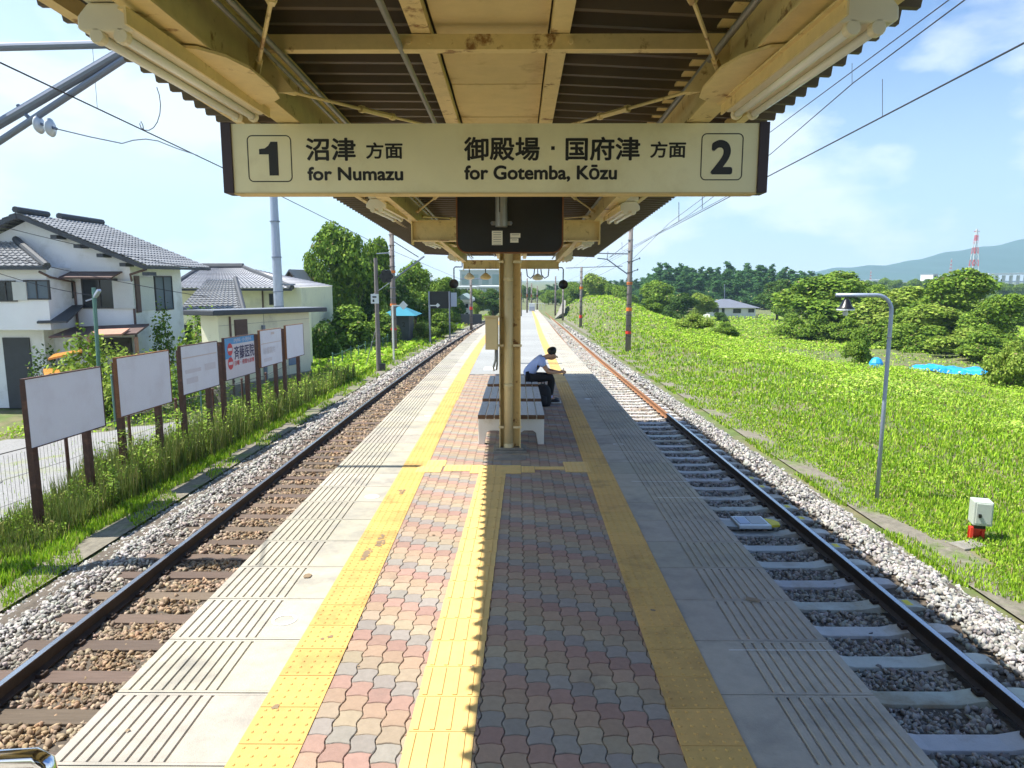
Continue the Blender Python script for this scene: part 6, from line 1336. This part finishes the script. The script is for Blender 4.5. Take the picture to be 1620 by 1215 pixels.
for k in range(10): px = -30 + 330 * k / 9; T('oak2', px, 0, 452 + tr.uniform(-4, 4), 60, 90 + tr.uniform(-10, 10), 'tree hidden mostly behind the houses on the left', 'tree', group='trees behind the left houses')
T('pale', 752, 500, 478, 14, 110, 'small yellow green tree by the far left building', 'tree')

# ------------------------------------------------------------------ white far house, tarpaulin, mountain, pylons, viaduct
Y = 150; t = thing('house', 'single white house with blue grey hipped roof across the meadow', 'house', (P(1158, 500, Y).x, Y, float(ground_h(45, Y))))
a, c = P(1123, 500, Y), P(1195, 500, Y); ze = P(1150, 486, Y).z; zg = P(1150, 503, Y).z; b = MB(); b.box(a.x, c.x, Y, Y + 8, zg - 2, ze); b.build('wall', M('far_white'), t)
zr = P(1150, 473, Y + 4).z; b = MB(); q = [(a.x - .8, Y - .8, ze - .1), (c.x + .8, Y - .8, ze - .1), (c.x + .8, Y + 8.8, ze - .1), (a.x - .8, Y + 8.8, ze - .1)]; b.add(q + [(a.x + 3.4, Y + 4, zr), (c.x - 4.5, Y + 4, zr)], [(0, 1, 5, 4), (1, 2, 5), (2, 3, 4, 5), (3, 0, 4), (3, 2, 1, 0)]); b.build('roof', M('tile'), t)
for (p, q_, zt_, zb_) in ((1128, 1137, 488, 494), (1142, 1146, 488, 497), (1160, 1172, 489, 495), (1184, 1193, 489, 494)): wpx(t, p, q_, zt_, zb_, Y)
b = MB(); b.tube([(P(1155, 475, Y).x, Y + 4, zr - .3), (P(1155, 450, Y).x, Y + 4, P(1155, 450, Y).z)], .08, 6); b.build('antenna', M('galv'), t)
tp = MB(); nx_, ny_ = 36, 8; rg = random.Random(6); v = []
for j in range(ny_ + 1):
    for i in range(nx_ + 1):
        u, w_ = i / nx_, j / ny_; X_ = 22.4 + 4.9 * u + .3 * math.sin(j); Y_ = 38.6 + 2.4 * w_ + .5 * math.sin(u * 6); edge = min(1, 6 * min(u, 1 - u, w_ + .02, 1 - w_ + .02)); v.append((X_, Y_, float(ground_h(X_, Y_)) + .32 * edge ** .5 + .05 * math.sin(u * 31 + w_ * 5) * edge + rg.uniform(-.02, .03)))
tp.add(v, [(j * (nx_ + 1) + i, j * (nx_ + 1) + i + 1, (j + 1) * (nx_ + 1) + i + 1, (j + 1) * (nx_ + 1) + i) for j in range(ny_) for i in range(nx_)]); tag(tp.build('tarpaulin', M('tarp')), 'long crumpled bright blue tarpaulin spread on the field at the right', 'tarpaulin')
for (X_, Y_, w_, h_, lab) in ((20.6, 40.5, .8, .6, 'small blue sheet heaped right behind the bent silver pole'),):
    zg = float(ground_h(X_, Y_)); b = MB(); b.lathe([(w_ * .5, 0), (w_ * .45, h_ * .5), (w_ * .3, h_ * .85), (w_ * .1, h_)], (X_, Y_, zg), 9); tag(b.build('tarpaulin' if w_ > .5 else 'drum', M('tarp')), lab, 'tarpaulin' if w_ > .5 else 'drum')
# mountain
xs = np.linspace(500, 2150, 110); yy = np.linspace(1850, 2600, 26); X2, Y2m = np.meshgrid(xs, yy)
def ridge(x):   # ridge profile from the photo, at depth 4200
    px = 817 + 1123 * x / 2125.0; return np.interp(px, [1180, 1290, 1330, 1400, 1470, 1540, 1620, 1750, 1900, 2100], [452, 431, 426, 417, 407, 394, 376, 352, 330, 318])
Z2 = (440 - ridge(X2)) / 1123 * 2150; Z2 = HC + Z2 * np.clip(1 - abs(Y2m - 2150) / 700, 0, 1) * 1.0 + 5 * np.sin(X2 / 55) * np.sin(Y2m / 90) + 2 * np.sin(X2 / 17 + Y2m / 30) - 30 * (abs(Y2m - 2150) / 350)
ii = np.arange(X2.size).reshape(X2.shape); F_ = np.stack([ii[:-1, :-1], ii[:-1, 1:], ii[1:, 1:], ii[1:, :-1]], -1).reshape(-1, 4)
tag(npmesh('mountain', np.stack([X2, Y2m, Z2], -1).reshape(-1, 3), F_, M('hill'), k=4, smooth=True), kind='structure')
def pylon(px, yt, yb, Y, lab, w=.13):
    A = P(px, yb, Y); zt_ = P(px, yt, Y).z; zg = A.z - (zt_ - A.z) * .25; H_ = zt_ - zg; t = thing('pylon', lab, 'pylon', (A.x, Y, zg), 'red and white lattice pylons')
    for s in range(8):
        z0, z1 = zg + H_ * s / 8, zg + H_ * (s + 1) / 8; r0, r1 = H_ * w / 2 * (1 - s / 8) ** 1.1 + H_ * .012, H_ * w / 2 * (1 - (s + 1) / 8) ** 1.1 + H_ * .012; b = MB(); th = H_ * .010
        for sx_, sy_ in ((-1, -1), (1, -1), (1, 1), (-1, 1)): b.beam((A.x + sx_ * r0, Y + sy_ * r0, z0), (A.x + sx_ * r1, Y + sy_ * r1, z1), th, th)
        for sy_ in (-1, 1): b.beam((A.x - r0, Y + sy_ * r0, z0), (A.x + r1, Y + sy_ * r1, z1), th * .7, th * .7); b.beam((A.x + r0, Y + sy_ * r0, z0), (A.x - r1, Y + sy_ * r1, z1), th * .7, th * .7); b.beam((A.x - r1, Y + sy_ * r1, z1), (A.x + r1, Y + sy_ * r1, z1), th * .7, th * .7)
        b.build('lattice', M('far_white' if s % 2 else 'red_paint'), t)
    for q in (.72, .84, .95): b = MB(); b.beam((A.x - H_ * .06, Y, zg + H_ * q), (A.x + H_ * .06, Y, zg + H_ * q), H_ * .010, H_ * .012); b.build('cross_arm', M('red_paint' if q != .84 else 'far_white'), t)
pylon(1540, 362, 425, 620, 'tallest red and white pylon rising over the right trees'); pylon(1504, 409, 427, 900, 'smaller red and white pylon left of the tallest one'); pylon(1377, 428, 443, 1100, 'tiny red and white pylon farthest left'); 
def deck(a, c, y, Y, lab):
    A, B = P(a, y, Y), P(c, y - 1.5, Y); t = thing('viaduct', lab, 'viaduct', ((A.x + B.x) / 2, Y, A.z - 10), 'motorway viaducts below the mountain')
    b = MB(); b.beam((A.x, Y, A.z), (B.x, Y, B.z), 8, 1.8); b.build('deck', M('far_white'), t)
    n = 6
    for k in range(n + 1): x_ = A.x + (B.x - A.x) * (k + .5) / (n + 1); b = MB(); b.box(x_ - .7, x_ + .7, Y - 1.5, Y + 1.5, A.z - 18, A.z - .95); b.build('pier', M('far_wall'), t)
deck(1362, 1400, 445, 700, 'pale viaduct left part, beside the tiny pylon'); deck(1464, 1500, 439, 680, 'short pale viaduct between the pylons'); deck(1560, 1640, 434, 680, 'pale viaduct right of the tallest pylon')
for (a, c, yt, yb, Y, lab) in ((1595, 1625, 452, 462, 420, 'white warehouse roof at the right edge among trees'), (1476, 1484, 434, 440, 640, 'tiny white house below the mountain')): block('building', lab, 'building', Y, a, c, yt, yb, 20, 'far_white', 1, 3, roof='galv_pale')

# ------------------------------------------------------------------ air
hb = MB(); hb.box(-1250, 2400, -80, 2720, -120, 290); hz_ = hb.build('haze', M('joint')); hz_['kind'] = 'stuff'; hz_['label'] = 'thin summer haze over the whole landscape'
hm = bpy.data.materials.new('haze'); hm.use_nodes = True; hn = hm.node_tree; hn.nodes.remove(hn.nodes['Principled BSDF']); pv = hn.nodes.new('ShaderNodeVolumePrincipled')
pv.inputs['Color'].default_value = (.52, .78, 1.0, 1); pv.inputs['Density'].default_value = .00032; pv.inputs['Anisotropy'].default_value = .1; hn.links.new(pv.outputs[0], hn.nodes['Material Output'].inputs['Volume'])
hz_.data.materials.clear(); hz_.data.materials.append(hm); hz_.display_type = 'WIRE'
